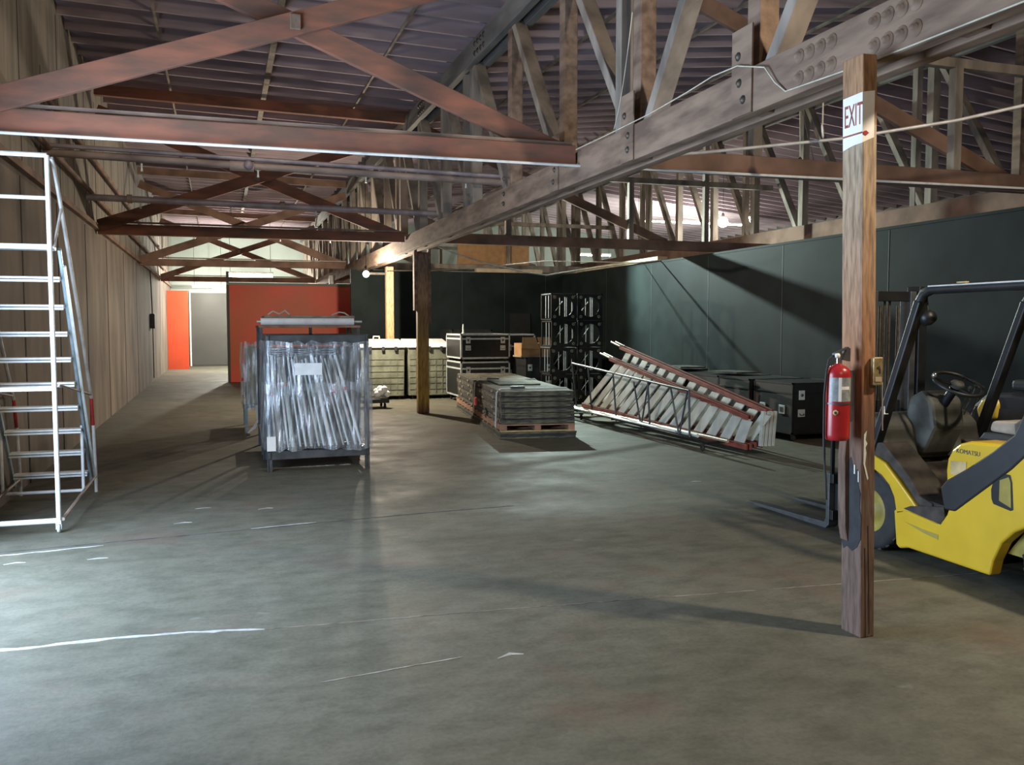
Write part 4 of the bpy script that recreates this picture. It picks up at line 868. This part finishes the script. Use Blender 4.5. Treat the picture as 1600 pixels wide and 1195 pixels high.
# mast, carriage and forks
mast = MB().box(.18, .26, .52, .66, .05, 2.02).box(.72, .80, .52, .66, .05, 2.02).build('outer_mast_rail', 'black_metal', f, bevel=.005)
MB().box(.27, .33, .54, .66, .08, 1.98).box(.65, .71, .54, .66, .08, 1.98).build('inner_mast_rail', 'dark_steel', f, bevel=.005)
for z in (.1, .9, 1.9): MB().box(.18, .80, .56, .62, z, z+.08).build('mast_crossbar', 'black_metal', f, bevel=.004)
for x in (.40, .58): MB().tube([(x, .60, .15), (x, .60, 1.1)], .03, 12).build('lift_cylinder', 'black_metal', f); MB().tube([(x, .60, 1.1), (x, .60, 1.86)], .014, 10).build('cylinder_rod', 'iron', f)
MB().tube([(.88, .66, .80), (.88, .66, 1.74)], .012, 8).build('hose_guide', 'alu', f)
MB().tube([(.46, .62, .3), (.46, .62, 1.9)], .012, 6).tube([(.51, .62, .3), (.51, .62, 1.9)], .012, 6).build('lift_chain', 'iron', f)
MB().box(.05, .95, .68, .73, .12, .2).box(.05, .95, .68, .73, .42, .5).box(.1, .2, .68, .72, .12, .5).box(.8, .9, .68, .72, .12, .5).build('carriage', 'black_metal', f, bevel=.005)
MB().box(.04, .96, .69, .71, 1.0, 1.04).box(.04, .07, .69, .71, .5, 1.04).box(.93, .96, .69, .71, .5, 1.04).box(.3, .33, .69, .71, .5, 1.04).box(.62, .65, .69, .71, .5, 1.04).build('load_backrest', 'black_metal', f)
for x in (.06, .56):
    MB().prism([(.74, .5), (.74, .07), (.78, .035), (1.90, .03), (1.93, .04), (1.90, .05), (.80, .085), (.78, .12), (.78, .5)], x, x+.10, 'x').build('fork', 'dark_steel', f, bevel=.004)
# wheels
def fwheel(name, x0, x1, cy, r):
    w = MB().lathe([(r*.55, -.0), (r*.86, .0), (r*.97, .015), (r, .05), (r, x1-x0-.05), (r*.97, x1-x0-.015), (r*.86, x1-x0), (r*.55, x1-x0)], (x0, cy-O, r), (1, 0, 0), 32).build(name, 'rubber', f)
    MB().lathe([(.001, .03), (r*.2, .02), (r*.25, .05), (r*.5, .06), (r*.56, .01), (r*.56, .1)], (x0, cy-O, r), (1, 0, 0), 24).build('wheel_rim', 'yellow_dark', w)
    tr_ = MB()
    for k in range(20):
        a = 2*PI*k/20; c, s_ = math.cos(a), math.sin(a)
        tr_.bar((x0+.02, cy-O+c*r*.99, r+s_*r*.99), (x1-.02, cy-O+math.cos(a+.12)*r*.99, r+math.sin(a+.12)*r*.99), .03, .012, (0, c, s_))
    tr_.build('tread', 'rubber', w)
for x0, x1 in ((.03, .22), (.83, 1.02)): fwheel('front_wheel', x0, x1, 5.43, .30)
for x0, x1 in ((.06, .22), (.83, .99)): fwheel('rear_wheel', x0, x1, 3.86, .26)
MB().tube([(.1, 3.86-O, .26), (.95, 3.86-O, .26)], .04, 10).build('rear_axle', 'iron', f); MB().prism(P2([(3.50, .24), (3.58, .40), (3.70, .485), (3.85, .515), (4.0, .485), (4.14, .40), (4.25, .25)]), .10, .20, 'x').build('wheel_well', 'yellow_dark', f)  # well filled with darker yellow, its shade put into the colour
# second lift truck glimpsed beyond
g = thing('lift_truck', 'second yellow machine mostly hidden behind the forklift seat', 'lift truck', (6.1, 5.78, 0))
MB().prism([(-.9, .12), (.1, .12), (.2, .4), (.12, 1.0), (-.05, 1.14), (-.3, 1.16), (-.9, 1.1), (-1.0, .6)], 0, .9, 'x').build('body_shell', 'black_case', g, bevel=.04, seg=3)
MB().prism([(-.18, .93), (.0, .92), (.03, 1.0), (-.02, 1.08), (-.16, 1.13), (-.2, 1.05)], -.02, .3, 'x').build('yellow_hood', 'yellow_paint', g, bevel=.02)
MB().box(.1, .8, -.85, -.2, 1.17, 1.26).build('seat', 'seat_black', g, bevel=.03); MB().box(-.004, 0, -.8, .05, .9, 1.02).build('black_stripe', 'rubber', g)
for y in (-.75, -.05): MB().lathe([(.001, 0), (.15, 0), (.2, .03), (.2, .13), (.001, .13)], (.0, y, .2), (1, 0, 0), 20).lathe([(.001, 0), (.15, 0), (.2, .03), (.2, .13), (.001, .13)], (.77, y, .2), (1, 0, 0), 20).build('wheel', 'rubber', g)

# ------------------------------------------------------------------ small things on the left wall and far end
t = thing('switch_box', 'black inline switch box hanging on its cord at the far end of the left wall', 'switch box', (-1.95, 28.3, 1.85))
MB().box(-.05, .09, -.12, .12, -.22, .22).build('housing', 'black_case', t, bevel=.02); MB().tube([(.02, 0, .22), (.0, .05, 1.0), (-.02, .1, 1.5)], .02, 8).tube([(.02, 0, -.22), (.02, 0, -1.7)], .015, 8).build('cord', 'cable_dark', t)
tag(MB().box(0, .78, 0, .05, 0, 3.1).build('orange_sheet', 'orange_panel', None, loc=(-1.99, 37.0, .0), rot=(0, 0, 0)), 'tall bright orange sheet standing in the far left corner', 'panel')
tag(MB().tube([(0, 0, 0), (0, 0, .26)], .07, 14).build('white_canister', 'white_plastic', None, loc=(3.32, 28.06, 3.021)), 'white canister standing on top of the red wall', 'canister')
